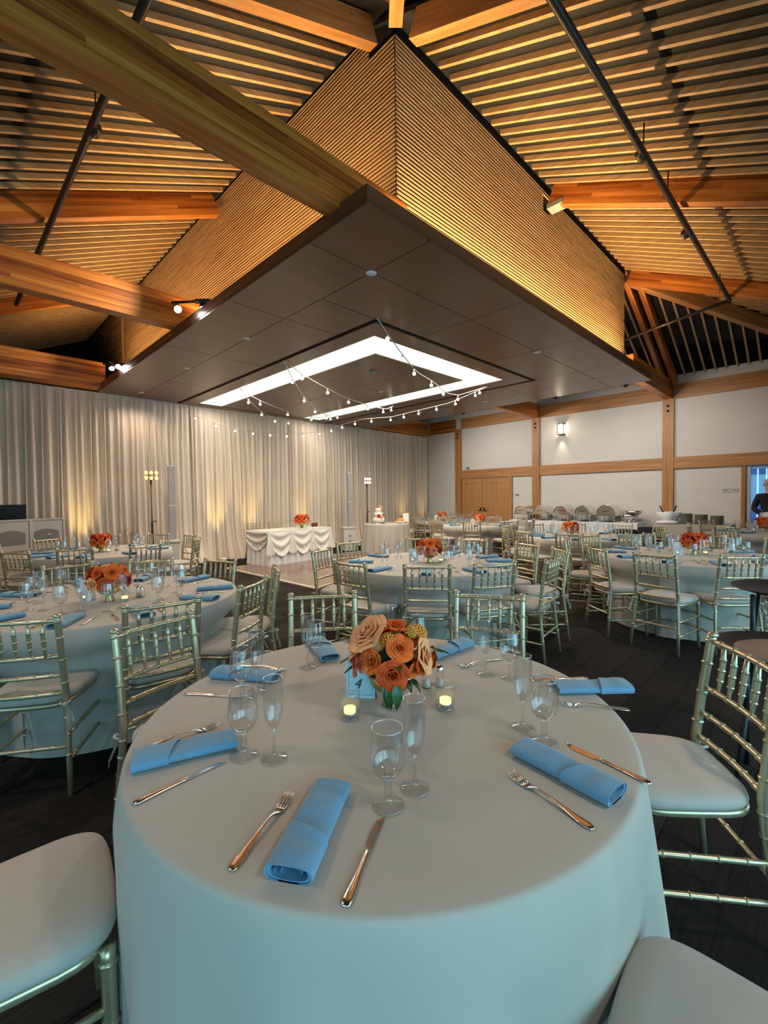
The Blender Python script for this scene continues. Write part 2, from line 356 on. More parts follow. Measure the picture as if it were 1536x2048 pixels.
# roof decks (black boards) above the battens, plus the ridge cap over the slatted box
DT = .060
def deck(name, pts, m):
    b = MB(); t = Vector((0, 0, .05)); p = [Vector(q) for q in pts]; k = len(p)
    b.add(p+[q+t for q in p], [tuple(range(k))[::-1], tuple(range(k, 2*k))]+[(i, (i+1) % k, k+(i+1) % k, k+i) for i in range(k)])
    return struct(b.build(name, m))
ceil = struct(MB().box(BX-.1, BXE+.1, BY-.1, YB, 6.45, 6.5).build('ceiling', M['deck']))
dR = deck('ceiling_right_slope', [(BX-.02, BY+.6, zR(BY+.6)+DT), (BXE-.3, BY+.6, zR(BY+.6)+DT), (BXE+(BY-YR), YR, zR(YR)+DT), (BX-.02, YR, zR(YR)+DT)], M['deck'])
dE = deck('ceiling_far_slope', [(BXE-.5, BY+.5, zE(BXE-.5)+DT), (BXE-.5, YB, zE(BXE-.5)+DT), (XW+.1, YB, zE(XW+.1)+DT), (XW+.1, YR, zE(XW+.1)+DT), (BXE+(BY-YR), YR, zE(BXE+(BY-YR))+DT)], M['deck'])
dL = deck('ceiling_left_slope', [(BX+.5, BY, zL(BX+.5)+DT), (XL, BY, zL(XL)+DT), (XL, YB, zL(XL)+DT), (BX+.5, YB, zL(BX+.5)+DT)], M['deck'])
deck('ceiling_hip_left', [(BX, BY, zL(BX)+DT-.02), (XL, YR, zL(XL)+DT-.02), (XL, BY, zL(XL)+DT-.02)], M['deckbrown'])
deck('ceiling_hip_right', [(BX, BY, zL(BX)+DT-.03), (BX, YR, zR(YR)+DT-.02), (XL, YR, zL(XL)+DT-.03)], M['deckbrown'])
b = MB(); b.box(XL-.4, XW+.4, YR-.4, YB+.4, 6.55, 6.65)
for q in ((XL-.4, XL-.3, YR-.4, YB+.4), (XW+.3, XW+.4, YR-.4, YB+.4), (XL-.4, XW+.4, YR-.4, YR-.3), (XL-.4, XW+.4, YB+.3, YB+.4)): b.box(*q, 2.6, 6.55)
struct(b.build('ceiling_sky_block', M['deck']))  # added unseen shell, keeps sky light from leaking through roof gaps
# battens: one object each, a child of its slope
def batten(par, a, bb, ax):
    o = MB().bar(a, bb, .036, DT-.002).build('batten', M['slat'+ax], par)
x = BX+.2
while x < XW-.1:
    yt = BY-.05 if x < BXE else BY-(x-BXE)-.03
    if yt > YR+.3: batten(dR, (x, yt, zR(yt)), (x, YR+.02, zR(YR+.02)), 'Y')
    x += .2003
y = BY+.62
while y < 14.9:
    if not 6.45 < y < 6.72: batten(dL, (BX-.06, y, zL(BX-.06)), (XL+.02, y, zL(XL+.02)), 'X')
    y += .2003
y = YR+.3
while y < 13:
    xs = BXE+.1 if y > BY else BXE+(BY-y)+.04
    if xs < XW-.2: batten(dE, (xs, y, zE(xs)), (XW-.01, y, zE(XW-.01)), 'X')
    y += .2003
# ------------------------------------------------------------------ rafters and hips
def member(name, a, bb, wd, ht, m, label, cat='beam', grp=None):
    a = Vector(a); d = Vector(bb)-a; L = d.length; k = ht*math.hypot(d.x, d.y)/L
    o = MB().box(0, L, -wd/2, wd/2, 0, k).build(name, M['firX'] if m in (M['firX'], M['firY']) else M['glulamX']); o.location = a
    xa = d.normalized(); ya = Vector((0, 0, 1)).cross(xa).normalized(); za = xa.cross(ya)
    o.rotation_euler = Matrix((xa, ya, za)).transposed().to_euler(); return tag(o, label, cat, grp)
RB = .25
member('rafter', (6.28, BY-.04, zR(BY-.04)-RB), (6.28, YR+.02, zR(YR+.02)-RB), .13, RB+.06, M['glulamY'], 'sloping glulam rafter over the middle of the right side with grey end plate')
member('rafter', (BXE, BY-.04, zR(BY-.04)-RB), (BXE, YR+.02, zR(YR+.02)-RB), .13, RB+.06, M['glulamY'], 'sloping glulam rafter at the far end of the slatted box, right side')
member('rafter', (BX+.02, BY-.2, zR(BY-.2)-RB+.06), (BX+.02, YR+.02, zR(YR+.02)-RB+.06), .11, RB, M['firY'], 'yellow lit rafter rising right from the near corner of the slatted box')
member('rafter', (BX-.06, BY+.22, zL(BX-.06)-RB+.04), (XL+.02, BY+.22, zL(XL+.02)-RB+.04), .11, RB, M['firX'], 'yellow lit rafter rising left from the near corner of the slatted box')
member('rafter', (BX-.03, 6.58, zL(BX-.03)-RB), (XL+.02, 6.58, zL(XL+.02)-RB), .13, RB+.06, M['glulamX'], 'sloping glulam rafter on the left slope between the two big beams')
member('rafter', (BX-.03, 10.2, zL(BX-.03)-RB), (XL+.02, 10.2, zL(XL+.02)-RB), .13, RB+.06, M['glulamX'], 'sloping glulam rafter on the left slope near the curtain')
member('hip_rafter', (BX-.12, BY-.12, zL(BX)-.34), (XL+.3, YR+.16, zL(XL+.3)-.34), .12, .34, M['firX'], 'hip rafter between the two yellow rafters at the top of the view')
member('hip_rafter', (BXE, BY, zE(BXE)-.22), (XW-.01, BY-(XW-BXE), zE(XW)-.22), .14, .26, M['firX'], 'orange hip rafter running right from the far corner of the slatted box')
for yy, s in ((BY-.02, 'inner'), (BY-.22, 'outer')):
    member('end_rafter', (BXE+.03, yy, zE(BXE)-.24), (XW-.05, yy, zE(XW)-.24), .09, .26, M['glulamX'], '%s one of two dark orange rafters falling to the wall column' % s)
tag(MB().box(6.19, 6.37, BY-.26, BY-.04, 5.50, 5.56).build('end_plate', M['steel']), 'pale metal plate under the rafter end at the slatted box', 'plate')
# ------------------------------------------------------------------ slatted box
box = empty('slatted_ceiling_box', (BX, BY, 3.9)); tag(box, 'box of stacked horizontal wooden slats hanging from the roof above the canopy', 'ceiling box')
def wpart(mb, name, m, par):
    o = mb.build(name, m, par); o.location = -Vector(par.location); return o
wpart(MB().box(BX+.014, BXE-.02, BY+.014, BY+.04, 3.80, 6.44), 'backing', M['dark'], box)
wpart(MB().box(BX+.014, BX+.04, BY+.014, 15.2, 3.80, 6.44), 'backing', M['dark'], box)
wpart(MB().box(BXE-.04, BXE-.01, BY+.09, 15.2, 3.80, 6.44), 'backing', M['dark'], box)
z = 3.82; i = 0
while z < 5.78:
    if not (5.50 < z < 5.72):
        wpart(MB().box(BX, BXE, BY, BY+.013, z, z+.0155), 'slat', M['slatX'], box)
    else:
        wpart(MB().box(BX, 6.18, BY, BY+.013, z, z+.0155), 'slat', M['slatX'], box)
        wpart(MB().box(6.38, BXE, BY, BY+.013, z, z+.0155), 'slat', M['slatX'], box)
    z += .0405
z = 3.82
while z < 6.02:
    y0 = BY+.0 if z < 5.78 else BY+.36
    if 3.76 < z < 4.14: y0 = BY+.0
    wpart(MB().box(BX, BX+.013, y0+.001, 11.6, z, z+.0155), 'slat', M['slatY'], box)
    wpart(MB().box(BX, BX+.013, 11.68, 15.2, z, z+.0155), 'slat', M['slatY'], box)
    z += .0405
wpart(MB().box(BX-.03, BX+.06, 11.6, 11.68, 3.86, 6.0), 'corner_post', M['firZ'], box)
# ------------------------------------------------------------------ canopy (soffit)
SX0, SY0, SX1, SY1, SZ = 2.32, 2.46, 9.8, 10.44, 3.66
can = empty('ceiling_canopy', (SX0, SY0, SZ)); tag(can, 'large flat dark brown glossy panel canopy under the slatted box', 'canopy')
wpart(MB().box(SX0, SX1, SY0, SY1, SZ+.03, SZ+.14), 'core', M['soffit'], can)
wpart(MB().box(SX0+.14, SX1, SY0+.10, SY0+.14, SZ+.14, SZ+.18), 'cove_lip', M['soffit'], can)
M['led'] = emit('warm led strip', (1, .74, .30), 45)
wpart(MB().box(BX+.05, BXE-.1, BY-.10, BY-.06, 3.805, 3.815), 'led_strip', M['led'], can)
wpart(MB().box(BX-.10, BX-.07, BY+.3, 10.3, 3.805, 3.812), 'led_strip', M['led'], can)
G = .005
gx = [SX0, 3.05, 4.75, 6.45, 8.15, 8.9, SX1]; gy = [SY0, 3.19, 4.72, 6.67, 8.6, SY1]
HX0, HX1, HY0 = 3.86, 8.12, 3.98
def spanel(x0, x1, y0, y1):
    if x1-x0 > .03 and y1-y0 > .03: wpart(MB().box(x0+G, x1-G, y0+G, y1-G, SZ, SZ+.035), 'panel', M['soffit'], can)
for i in range(len(gx)-1):
    for j in range(len(gy)-1):
        x0, x1, y0, y1 = gx[i], gx[i+1], gy[j], gy[j+1]
        if x1 <= HX0 or x0 >= HX1 or y1 <= HY0: spanel(x0, x1, y0, y1); continue
        if y0 < HY0: spanel(x0, x1, y0, HY0)
        yy = max(y0, HY0)
        if x0 < HX0: spanel(x0, HX0, yy, y1)
        if x1 > HX1: spanel(HX1, x1, yy, y1)
LX0, LX1, LY0, LW = 4.25, 7.65, 4.40, .55
R0 = .085   # width of the black reveal
def rect_ring(x0, x1, y0, inner_x0, inner_x1, inner_y0, z0, z1, name, m, par, far=None):
    for q in ((x0, x1, y0, inner_y0), (x0, inner_x0, inner_y0, SY1), (inner_x1, x1, inner_y0, SY1)):
        wpart(MB().box(*q, z0, z1), name, m, par)
rect_ring(HX0, HX1, HY0, HX0+R0, HX1-R0, HY0+R0, SZ+.025, SZ+.03, 'reveal', M['reveal'], can)
rect_ring(HX0+R0, HX1-R0, HY0+R0, LX0, LX1, LY0, SZ, SZ+.03, 'panel', M['soffit'], can)
wpart(MB().box(LX0, LX1, 10.25, SY1, SZ, SZ+.03), 'panel', M['soffit'], can)
for (x0, x1) in ((LX0+LW, 5.96), (5.96, LX1-LW)):
    for (y0, y1) in ((LY0+LW, 6.6), (6.6, 8.3), (8.3, 10.2)): spanel(x0, x1, y0, y1)
lp = empty('luminous_panel_ring', (LX0, LY0, SZ+.02)); tag(lp, 'bright white rectangular ring of light panels set in the dark canopy', 'ceiling light')
for (x0, x1, y0, y1) in ((LX0, 5.4, LY0, LY0+LW), (5.4, 6.55, LY0, LY0+LW), (6.55, LX1, LY0, LY0+LW), (LX0, LX0+LW, LY0+LW, 7.5), (LX0, LX0+LW, 7.5, 10.2), (LX1-LW, LX1, LY0+LW, 6.7), (LX1-LW, LX1, 6.7, 8.6), (LX1-LW, LX1, 8.6, 10.2)):
    wpart(MB().box(x0+.006, x1-.006, y0+.006, y1-.006, SZ+.012, SZ+.028), 'light_panel', M['panel'], lp)
for (cx_, cyy, a_, b__) in (((LX0+LX1)/2, LY0+LW/2, LX1-LX0, LW), (LX0+LW/2, 7.55, LW, 5.2), (LX1-LW/2, 7.55, LW, 5.2)):
    area('ring_light', (cx_, cyy, SZ-.004), (0, 0, 0), a_-.06, b__-.06, 30*a_*b__, (1, .90, .76))
dl = [(3.06, 3.2, 'above the near corner of the canopy'), (3.04, 5.66, 'second along the left edge of the canopy'), (3.0, 7.6, 'third along the left edge of the canopy'), (2.98, 9.9, 'last along the left edge beside the curtain'),
      (6.56, 3.2, 'midway along the right edge of the canopy'), (8.97, 3.2, 'at the far right corner of the canopy'), (6.56, 6.6, 'inside the bright ring, right of the detector'), (9.03, 5.67, 'right of the bright ring on the canopy'), (8.86, 7.5, 'far right of the bright ring near the curtain')]
for x, y, s in dl:
    o = MB().lathe([(.0, -.004), (.05, -.004), (.055, .0)], 16).build('downlight', M['whitecloth'], None, (x, y, SZ)); spot('downlight_beam', (x, y, SZ-.01), (x, y, 0), DOWNP*(.7 if y > 9 else 2.6 if y > 6.5 else 1.1), (1, .81, .61), 150, .8, .05); tag(o, 'small round pale disc '+s, 'ceiling light', 'canopy discs')
o = MB().lathe([(.0, -.05), (.03, -.05), (.045, -.035), (.06, -.03), (.07, 0)], 18).build('smoke_detector', M['plate'], None, (5.43, 5.67, SZ)); tag(o, 'round grey detector just inside the near corner of the bright ring', 'detector')
# ------------------------------------------------------------------ big beams (girders)
def girder(x0, x1, y, wd, z0, z1, label, m='glulamX'):
    o = MB().box(x0, x1, -wd/2, wd/2, 0, z1-z0).build('glulam_beam', M[m], None, (0, y, z0)); return tag(o, label, 'beam')
girder(-1.6, BX-.02, 2.86, .17, 3.77, 4.14, 'huge dark glulam beam crossing from the top left to the canopy corner')
girder(-1.6, 3.0, 6.30, .17, 3.79, 4.20, 'lit orange glulam beam with knots ending under the track spotlights')
tag(MB().box(0, 4.0, 0, .34, 0, .025).build('valance_board', M['firX'], None, (-1.6, 10.43, 3.70)), 'flat wooden board above the left curtain behind the beam', 'board')
girder(-.2, 2.4, 10.27, .30, 3.70, 4.18, 'lit orange glulam beam just above the left curtain')
girder(BXE, XW, 2.84, .17, 3.79, 4.22, 'dark orange beam from the canopy to the right wall column')
girder(SX1, XW, 6.28, .17, 3.79, 4.22, 'orange beam from the canopy to the middle wall column')
girder(6.4, XW, 10.40, .17, 3.69, 4.15, 'orange beam above the far right end of the curtain')
tag(MB().box(0, .03, 0, .16, 0, .42).build('bracket_plate', M['steel'], None, (XW-.2, 10.28, 3.74)), 'grey steel plate on the beam at the far room corner', 'bracket')
# ------------------------------------------------------------------ white wall timber
TR = XW-.06
for nm, (y0, y1), s in (('trim_1', (2.72, 2.96), 0), ('trim_2', (6.17, 6.39), 0), ('trim_3', (9.0, 9.24), 0)):
    c = struct(MB().box(TR-.02, XW, y0, y1, 0, 3.79).build(nm, M['firZ']))
    for zz in (3.62, 3.50): MB().lathe([(0, .01), (.028, .01), (.03, 0)], 12).build('bolt', M['dark'], c, (TR-.025, (y0+y1)/2, zz), (0, -PI/2, 0))
k = 4
for (y0, y1) in ((YR, 2.72), (2.96, 6.17), (6.39, 9.0)):
    struct(MB().box(TR, XW, y0, y1, 3.78, 4.13).build('trim_%d' % k, M['firY'])); k += 1
    struct(MB().box(TR, XW, y0, y1, 2.08, 2.36).build('trim_%d' % k, M['firY'])); k += 1
struct(MB().box(TR, XW, 9.24, 10.5, 3.72, 4.13).build('trim_%d' % k, M['glulamY']))
struct(MB().box(TR+.02, XW+.01, 1.34, 1.42, 0, 2.08).build('trim_11', M['firZ']))
struct(MB().box(XW-.02, XW, -2.5, 9.0, 0, .1).build('baseboard_right', M['black']))
# double door
for i, (y0, y1) in enumerate(((8.17, 8.97), (7.17, 8.15))):
    d = struct(MB().box(XW-.045, XW-.005, y0, y1, .02, 2.05).build('door_%d' % (i+1), M['doorwood']))
    a, c_ = y0+.14, y1-.14
    MB().box(XW-.035, XW-.034, a, c_, .25, 1.9).build('inset', M['doorwood'], d)
    for q in ((y0, y1, 1.9, 2.05), (y0, y1, .02, .25), (y0, a, .25, 1.9), (c_, y1, .25, 1.9)): MB().box(XW-.06, XW-.046, *q).build('rail', M['doorwood'], d)
    yy = 8.22 if i == 0 else 8.08
    MB().box(XW-.075, XW-.06, yy-.03, yy+.03, .98, 1.10).build('lock', M['black'], d)
    MB().tube([(XW-.09, yy, 1.0), (XW-.09, yy+(.1 if i == 0 else -.1), 1.0)], .01).build('handle', M['black'], d)
struct(MB().box(XW-.07, XW, 7.08, 7.17, 0, 2.09).build('trim_12', M['firZ']))
# glass door with the bright outdoors beyond
o = struct(MB().box(XW+.0, XW+.12, 1.26, 1.34, 0, 2.08).build('door_3', M['whiteplastic']))
pn = MB().box(XW+.05, XW+.06, .42, 1.26, .05, 2.05).build('pane', M['thin'], o)
MB().box(XW+.02, XW+.1, -.15, 1.34, 2.0, 2.08).build('frame', M['fence'], o)
fen = empty('slatted_fence', (XW+1.4, 0, 0)); tag(fen, 'white slatted fence outdoors behind the glass door, blue daylight in its colour', 'fence')
yy = -1.2
while yy < 2.4:
    MB().box(0, .03, yy, yy+.13, 0, 2.6).build('slat', M['fence'], fen); yy += .165
for zz in (.5, 1.35, 2.1): MB().box(.03, .07, -1.2, 2.4, zz, zz+.09).build('rail', M['fence'], fen)
struct(MB().box(XW+.15, XW+6, -4, 5, -.1, -.005).build('floor_outside', M['fence']))
# wall things
sc_ = empty('wall_sconce', (XW, 5.5, 3.22)); tag(sc_, 'lit rectangular wall lamp with black frame high on the white wall', 'wall lamp')
MB().lathe([(.045, .0), (.045, .30)], 14).build('glass_shade', M['sconceglow'], sc_, (-.09, 0, 0))
b = MB()
for zz in (0, .30): b.box(-.16, -.0, -.09, .09, zz-.012, zz+.012)
for yy in (-.085, .085): b.box(-.16, -.14, yy-.008, yy+.008, 0, .30)
b.build('frame', M['black'], sc_)
point('sconce_light', (XW-.24, 5.5, 3.38), 7, (1, .86, .62), .05)
spot('sconce_light', (XW-.09, 5.5, 3.18), (XW-.06, 5.5, 2.4), 14, (1, .86, .65), 50, .4)
for (yy, zz, s) in ((6.92, 1.49, 'beside the double doors'), (5.3, 1.15, 'behind the left serving dishes'), (4.92, 1.15, 'behind the middle serving dishes'), (1.70, 1.53, 'left one beside the glass door'), (1.54, 1.53, 'right one beside the glass door')):
    sw = MB().box(-.012, 0, -.07, .07, -.05, .05).build('switch_plate', M['whiteplastic'], None, (XW, yy, zz)); MB().box(-.016, -.011, -.045, .045, -.012, .018).build('label_strip', M['black'] if yy > 2 else M['greyplastic'], sw)
    tag(sw, 'white wall plate '+s, 'switch')
cmr = MB().box(-.07, 0, -.05, .05, -.03, .03).build('wall_camera', M['greyplastic'], None, (XW, 8.75, 2.44)); tag(cmr, 'small grey device above the double doors', 'device')
# ------------------------------------------------------------------ sprinkler pipes
p = empty('sprinkler_pipe', (3, 1.35, 4.75)); tag(p, 'dark sprinkler pipe running under the right slope and turning to the box', 'pipe')
wpart(MB().tube([(-1.0, 1.42, 4.8), (9.78, 1.27, 4.8)], .033, 10), 'pipe', M['pipe'], p)
wpart(MB().tube([(9.78, 1.27, 4.8), (9.87, 2.95, 4.58)], .026, 10), 'branch_pipe', M['pipe'], p)
for xx in (5.06, 6.0, 9.4): wpart(MB().tube([(xx, 1.36, 4.83), (xx+.03, 1.36, 5.16)], .008, 6), 'hanger', M['pipe'], p)
for xx in (5.0, 6.9): wpart(MB().tube([(xx-.05, 1.36, 4.8), (xx+.05, 1.36, 4.8)], .045, 10), 'coupling', M['pipe'], p)
wpart(MB().tube([(5.86, 1.37, 4.8), (6.28, 1.5, 5.0)], .006, 5), 'brace', M['pipe'], p)
p = empty('sprinkler_pipe', (1.05, 4, 4.72)); tag(p, 'dark sprinkler pipe running under the left slope', 'pipe')
wpart(MB().tube([(1.10, -1.5, 4.72), (1.0, 9.5, 4.72)], .033, 10), 'pipe', M['pipe'], p)
for yy in (4.5, 7.0, 9.2): wpart(MB().tube([(1.06, yy, 4.74), (1.06, yy, 5.06)], .007, 6), 'hanger', M['pipe'], p)
wpart(MB().tube([(1.07, 4.55, 4.72), (1.07, 4.65, 4.72)], .045, 10), 'coupling', M['pipe'], p)
# ------------------------------------------------------------------ track spotlights
def track(p0, p1, heads, lab):
    t = empty('track_light', p0); tag(t, lab, 'spotlight')
    wpart(MB().tube([p0, p1], .018, 4), 'track', M['black'], t)
    m_ = Vector(p0).lerp(Vector(p1), .5); wpart(MB().tube([m_-Vector((.03, -.03, 0)), m_+Vector((.10, -.10, 0))], .028, 6), 'power_box', M['black'], t)
    for (hp, tgt, on) in heads:
        a = Vector(hp); d = (Vector(tgt)-a).normalized()
        h = wpart(MB().tube([a-d*.09, a-d*.05, a+d*.01, a+d*.06], [.028, .042, .046, .046], 12), 'lamp_head', M['black'], t)
        q_ = Vector(p0)+(Vector(p1)-Vector(p0))*max(0, min(1, (a-Vector(p0)).dot(Vector(p1)-Vector(p0))/(Vector(p1)-Vector(p0)).length_squared))
        wpart(MB().tube([a, q_], .008, 6), 'stem', M['black'], t)
        MB().tube([a+d*.061, a+d*.064], .042, 12).build('lens', M['spotglow'], h)
        if on: spot('track_spot', a+d*.08, tgt, on, (1, .9, .72), 75, .7)
track((2.13, 5.83, 3.93), (2.58, 5.31, 3.93), [((2.17, 5.76, 3.85), (.9, .6, .6), 30), ((2.40, 5.54, 3.86), (1.2, 3.0, .8), 30), ((2.50, 5.45, 3.865), (1.6, 1.2, .8), 30)], 'black track with three glaring spotlights at the end of the middle orange beam')
track((2.16, 9.25, 3.93), (2.52, 9.0, 3.93), [((2.32, 8.95, 3.85), (1.0, 1.5, 1.2), 30), ((2.2, 8.9, 3.82), (2.3, 6.5, .8), 0)], 'black track with glaring spotlight above the curtain')
spot('track_spot', (2.3, 5.5, 4.2), (.3, 6.3, 3.9), 130, (1, .82, .52), 80, .8)
spot('track_spot', (2.3, 9.3, 4.2), (.2, 10.2, 4.0), 60, (1, .82, .52), 60, .9)
# ------------------------------------------------------------------ curtain
cur = empty('pipe_and_drape', (0, YC, 0)); tag(cur, 'long wall of ivory pleated floor length drapes below the beams', 'curtain')
def drape(x0, x1, seed):
    rnd = random.Random(seed); ph = rnd.random()*6; nf = int((x1-x0)/.115); nu = nf*8
    amp = [rnd.uniform(.55, 1.3) for _ in range(nf+2)]
    mid = (x0+x1)/2; pinch = rnd.choice((0, 0, .10, -.08))
    def fn(u, v):
        t = u*nf; a = amp[int(t)]*(1-t % 1)+amp[int(t)+1]*(t % 1)
        zz = 3.67*(1-v); fl = max(0, v-.72)/.28
        s = math.sin(2*PI*t+ph+.5*math.sin(v*3+seed)); s = s*(1.25-.25*s*s)
        y = -.06*a*s*(.35+.65*min(1, v*5)) - .30*fl**2.4*(.6+.4*math.sin(t*.7+ph)) 
        x = x0+(x1-x0)*u+.02*math.sin(2*PI*t*.5+v*2)+(mid-x0-(x1-x0)*u)*-.04*fl + pinch*v*math.sin(PI*u)
        if v > .985: zz = .012
        return (x, y, zz)
    MB().grid(fn, nu, 22).build('drape_panel', M['curtain'], cur)
xs = [-2.3, -.9, .35, 1.65, 2.95, 4.2, 5.55, 6.85, 8.15, 9.4, 10.7, 11.9, 12.72]
for i in range(len(xs)-1): drape(xs[i]-.03, xs[i+1]+.03, i+3)
MB().tube([(-2.3, 0, 3.655), (12.7, 0, 3.655)], .018, 8).build('rod', M['whiteplastic'], cur)
for xx in (4.2, 8.15): MB().tube([(xx, .07, 0), (xx, .07, 3.65)], .02, 8).build('upright', M['whiteplastic'], cur)
for i, (xx, pw, s) in enumerate(((1.98, 120, 'behind the far left table'), (4.7, 120, 'left of the couple table'), (5.55, 120, 'nearest the couple table'), (7.15, 75, 'right of the couple table'), (11.3, 60, 'behind the cake table'), (12.35, 45, 'in the far corner'))):
    u = empty('uplight', (xx, YC-.42, 0)); tag(u, 'small floor uplight washing the drapes yellow, '+s, 'uplight')
    MB().lathe([(.0, .0), (.07, 0), (.075, .05), (.06, .09)], 14).build('body', M['whiteplastic'], u)
    MB().disc(.055, .085, 14).build('lens', emit('uplight lens', (1, .8, .2), 3) if i == 0 else bpy.data.materials['uplight lens'], u)
    spot('uplight_beam', (xx, YC-.42, .12), (xx, YC-.02, 1.7), pw, YEL, 40, 1.0)
# black wall washers on the far edge of the canopy
for i, (yy, s_) in enumerate(((4.4, 'right one'), (6.9, 'middle one'), (8.3, 'left one'), (2.95, 'rightmost one'))):
    t = empty('wall_washer', (SX1+.06, yy, SZ+.06)); tag(t, 'black spotlight on the far edge of the dark canopy, '+s_, 'spotlight')
    MB().tube([(-.03, 0, .05), (.0, 0, 0), (.06, 0, -.06)], [.03, .045, .045], 12).build('lamp_head', M['black'], t)
    spot('wall_wash', (SX1+.16, yy, SZ-.02), (XW, yy-.6, 1.9), WASHP, (1, .90, .80), 110, .9, .08)
# ------------------------------------------------------------------ string lights
sl = []
def strand(pts, label, nb):
    t = empty('string_lights', pts[0]); tag(t, label, 'string lights')
    P = [Vector(p_) for p_ in pts]; L = [0]
    for i in range(1, len(P)): L.append(L[-1]+(P[i]-P[i-1]).length)
    def at(d):
        for i in range(1, len(P)):
            if d <= L[i]+1e-6: return P[i-1].lerp(P[i], (d-L[i-1])/max(1e-6, L[i]-L[i-1]))
        return P[-1]
    wire = []
    for i in range(nb*3+1):
        d = L[-1]*i/(nb*3); wire.append(at(d))
    wpart(MB().tube(wire, .007, 5), 'wire', M['wire'], t)
    for i in range(nb):
        c = at(L[-1]*(i+.6)/nb)
        wpart(MB().tube([c, c+Vector((0, 0, -.045))], .011, 8), 'socket', M['whiteplastic'], t)
        wpart(MB().sphere(c+Vector((0, 0, -.072)), .030, 10, 7), 'bulb', M['bulb'], t)
strand([(3.83, 3.91, 3.64), (4.60, 4.25, 3.49), (5.34, 4.59, 3.42), (5.85, 4.67, 3.37), (6.60, 4.93, 3.34), (6.95, 4.95, 3.36), (7.70, 4.78, 3.62)], 'string of bulbs sweeping from the near corner of the black reveal to the right', 7)
strand([(7.70, 4.78, 3.62), (7.60, 5.64, 3.42), (7.50, 6.6, 3.36), (7.60, 7.3, 3.36), (7.2, 7.9, 3.34), (7.15, 8.5, 3.3), (7.2, 9.4, 3.24), (6.95, 9.85, 3.2), (6.4, 9.95, 3.15), (5.75, 10.0, 3.13), (5.1, 10.0, 3.15), (4.5, 10.02, 3.25), (3.95, 10.1, 3.42)], 'long string of bulbs looping down in front of the curtain', 18)
strand([(3.90, 6.1, 3.64), (4.3, 6.15, 3.5), (4.75, 6.25, 3.42), (5.4, 6.45, 3.36), (6.2, 6.65, 3.34), (7.0, 6.9, 3.40), (7.65, 7.3, 3.62)], 'string of bulbs crossing the middle of the bright ring, right strand', 6)
strand([(3.90, 6.1, 3.64), (4.35, 6.5, 3.48), (4.9, 7.0, 3.38), (5.6, 7.6, 3.34), (6.4, 8.2, 3.36), (7.3, 8.8, 3.6)], 'string of bulbs crossing the middle of the bright ring, left strand', 5)
strand([(4.25, 8.2, 3.64), (4.6, 8.25, 3.5), (5.1, 8.35, 3.42), (5.8, 8.6, 3.38), (6.6, 8.8, 3.42), (7.4, 9.1, 3.62)], 'string of bulbs nearest the curtain, right strand', 4)
strand([(4.25, 8.2, 3.64), (4.7, 8.6, 3.48), (5.2, 9.0, 3.4), (5.9, 9.5, 3.38), (6.6, 9.9, 3.5)], 'string of bulbs nearest the curtain, left strand', 4)
# ------------------------------------------------------------------ dance floor
df = empty('dance_floor', (4.3, 5.86, 0)); tag(df, 'glossy brown portable dance floor with pale metal edge', 'dance floor')
for i in range(6):
    for j in range(4):
        x0, y0 = 4.3+i*.9, 5.86+j*.78
        wpart(MB().box(x0+.002, x0+.898, y0+.002, y0+.778, .0, .022), 'floor_tile', M['parquet'], df)
for q in ((4.22, 9.78, 5.80, 5.86), (4.22, 9.78, 8.98, 9.04), (4.22, 4.30, 5.86, 8.98), (9.70, 9.78, 5.86, 8.98)): wpart(MB().box(*q, 0, .024), 'edge_strip', M['metaledge'], df)

# ------------------------------------------------------------------ chair
def ringed(pts, r, rings, n=8, rr=1.24, hw=.0042):
    """tube along pts (2 points or polyline) with bamboo rings at fractions"""
    P = [Vector(p_) for p_ in pts]; L = [0]
    for i in range(1, len(P)): L.append(L[-1]+(P[i]-P[i-1]).length)
    rs = r if hasattr(r, '__len__') else [r]*len(P)
    ks = [(L[i]/L[-1], rs[i], 0) for i in range(len(P))]
    def rad(t):
        d = t*L[-1]
        for i in range(1, len(P)):
            if d <= L[i]+1e-9: f = (d-L[i-1])/(L[i]-L[i-1]); return P[i-1].lerp(P[i], f), rs[i-1]*(1-f)+rs[i]*f
        return P[-1], rs[-1]
    st = [(k[0], 1) for k in ks]
    for g in rings:
        h = hw/L[-1]; st += [(g-h*1.6, 1), (g-h*1.01, 1), (g-h*.7, rr), (g+h*.7, rr), (g+h*1.01, 1), (g+h*1.6, 1)]
    st.sort(); st = [s_ for s_ in st if 0 <= s_[0] <= 1]
    pp = []; qq = []
    for t, m_ in st: c, rv = rad(t); pp.append(c); qq.append(rv*m_)
    return MB().tube(pp, qq, n)
def seat_outline(x0, x1, wb, wf, n=28, pw=3.2):
    out = []
    for k in range(n):
        t = 2*PI*k/n; c, s = math.cos(t), math.sin(t)
        ux = math.copysign(abs(c)**(2/pw), c); uy = math.copysign(abs(s)**(2/pw), s)
        x = (x0+x1)/2+(x1-x0)/2*ux; wd = wb+(wf-wb)*(ux+1)/2; out.append((x, wd*uy))
    return out
def loft(b, out, zs):
    vs = []; fs = []; n = len(out)
    cx = sum(p_[0] for p_ in out)/n
    for z, s in zs:
        for x, y in out: vs.append((cx+(x-cx)*s, y*s, z))
    for i in range(len(zs)-1):
        for k in range(n): fs.append((i*n+k, i*n+(k+1) % n, (i+1)*n+(k+1) % n, (i+1)*n+k))
    fs.append(tuple(range(n))[::-1]); fs.append(tuple((len(zs)-1)*n+k for k in range(n)))
    return b.add(vs, fs, True)
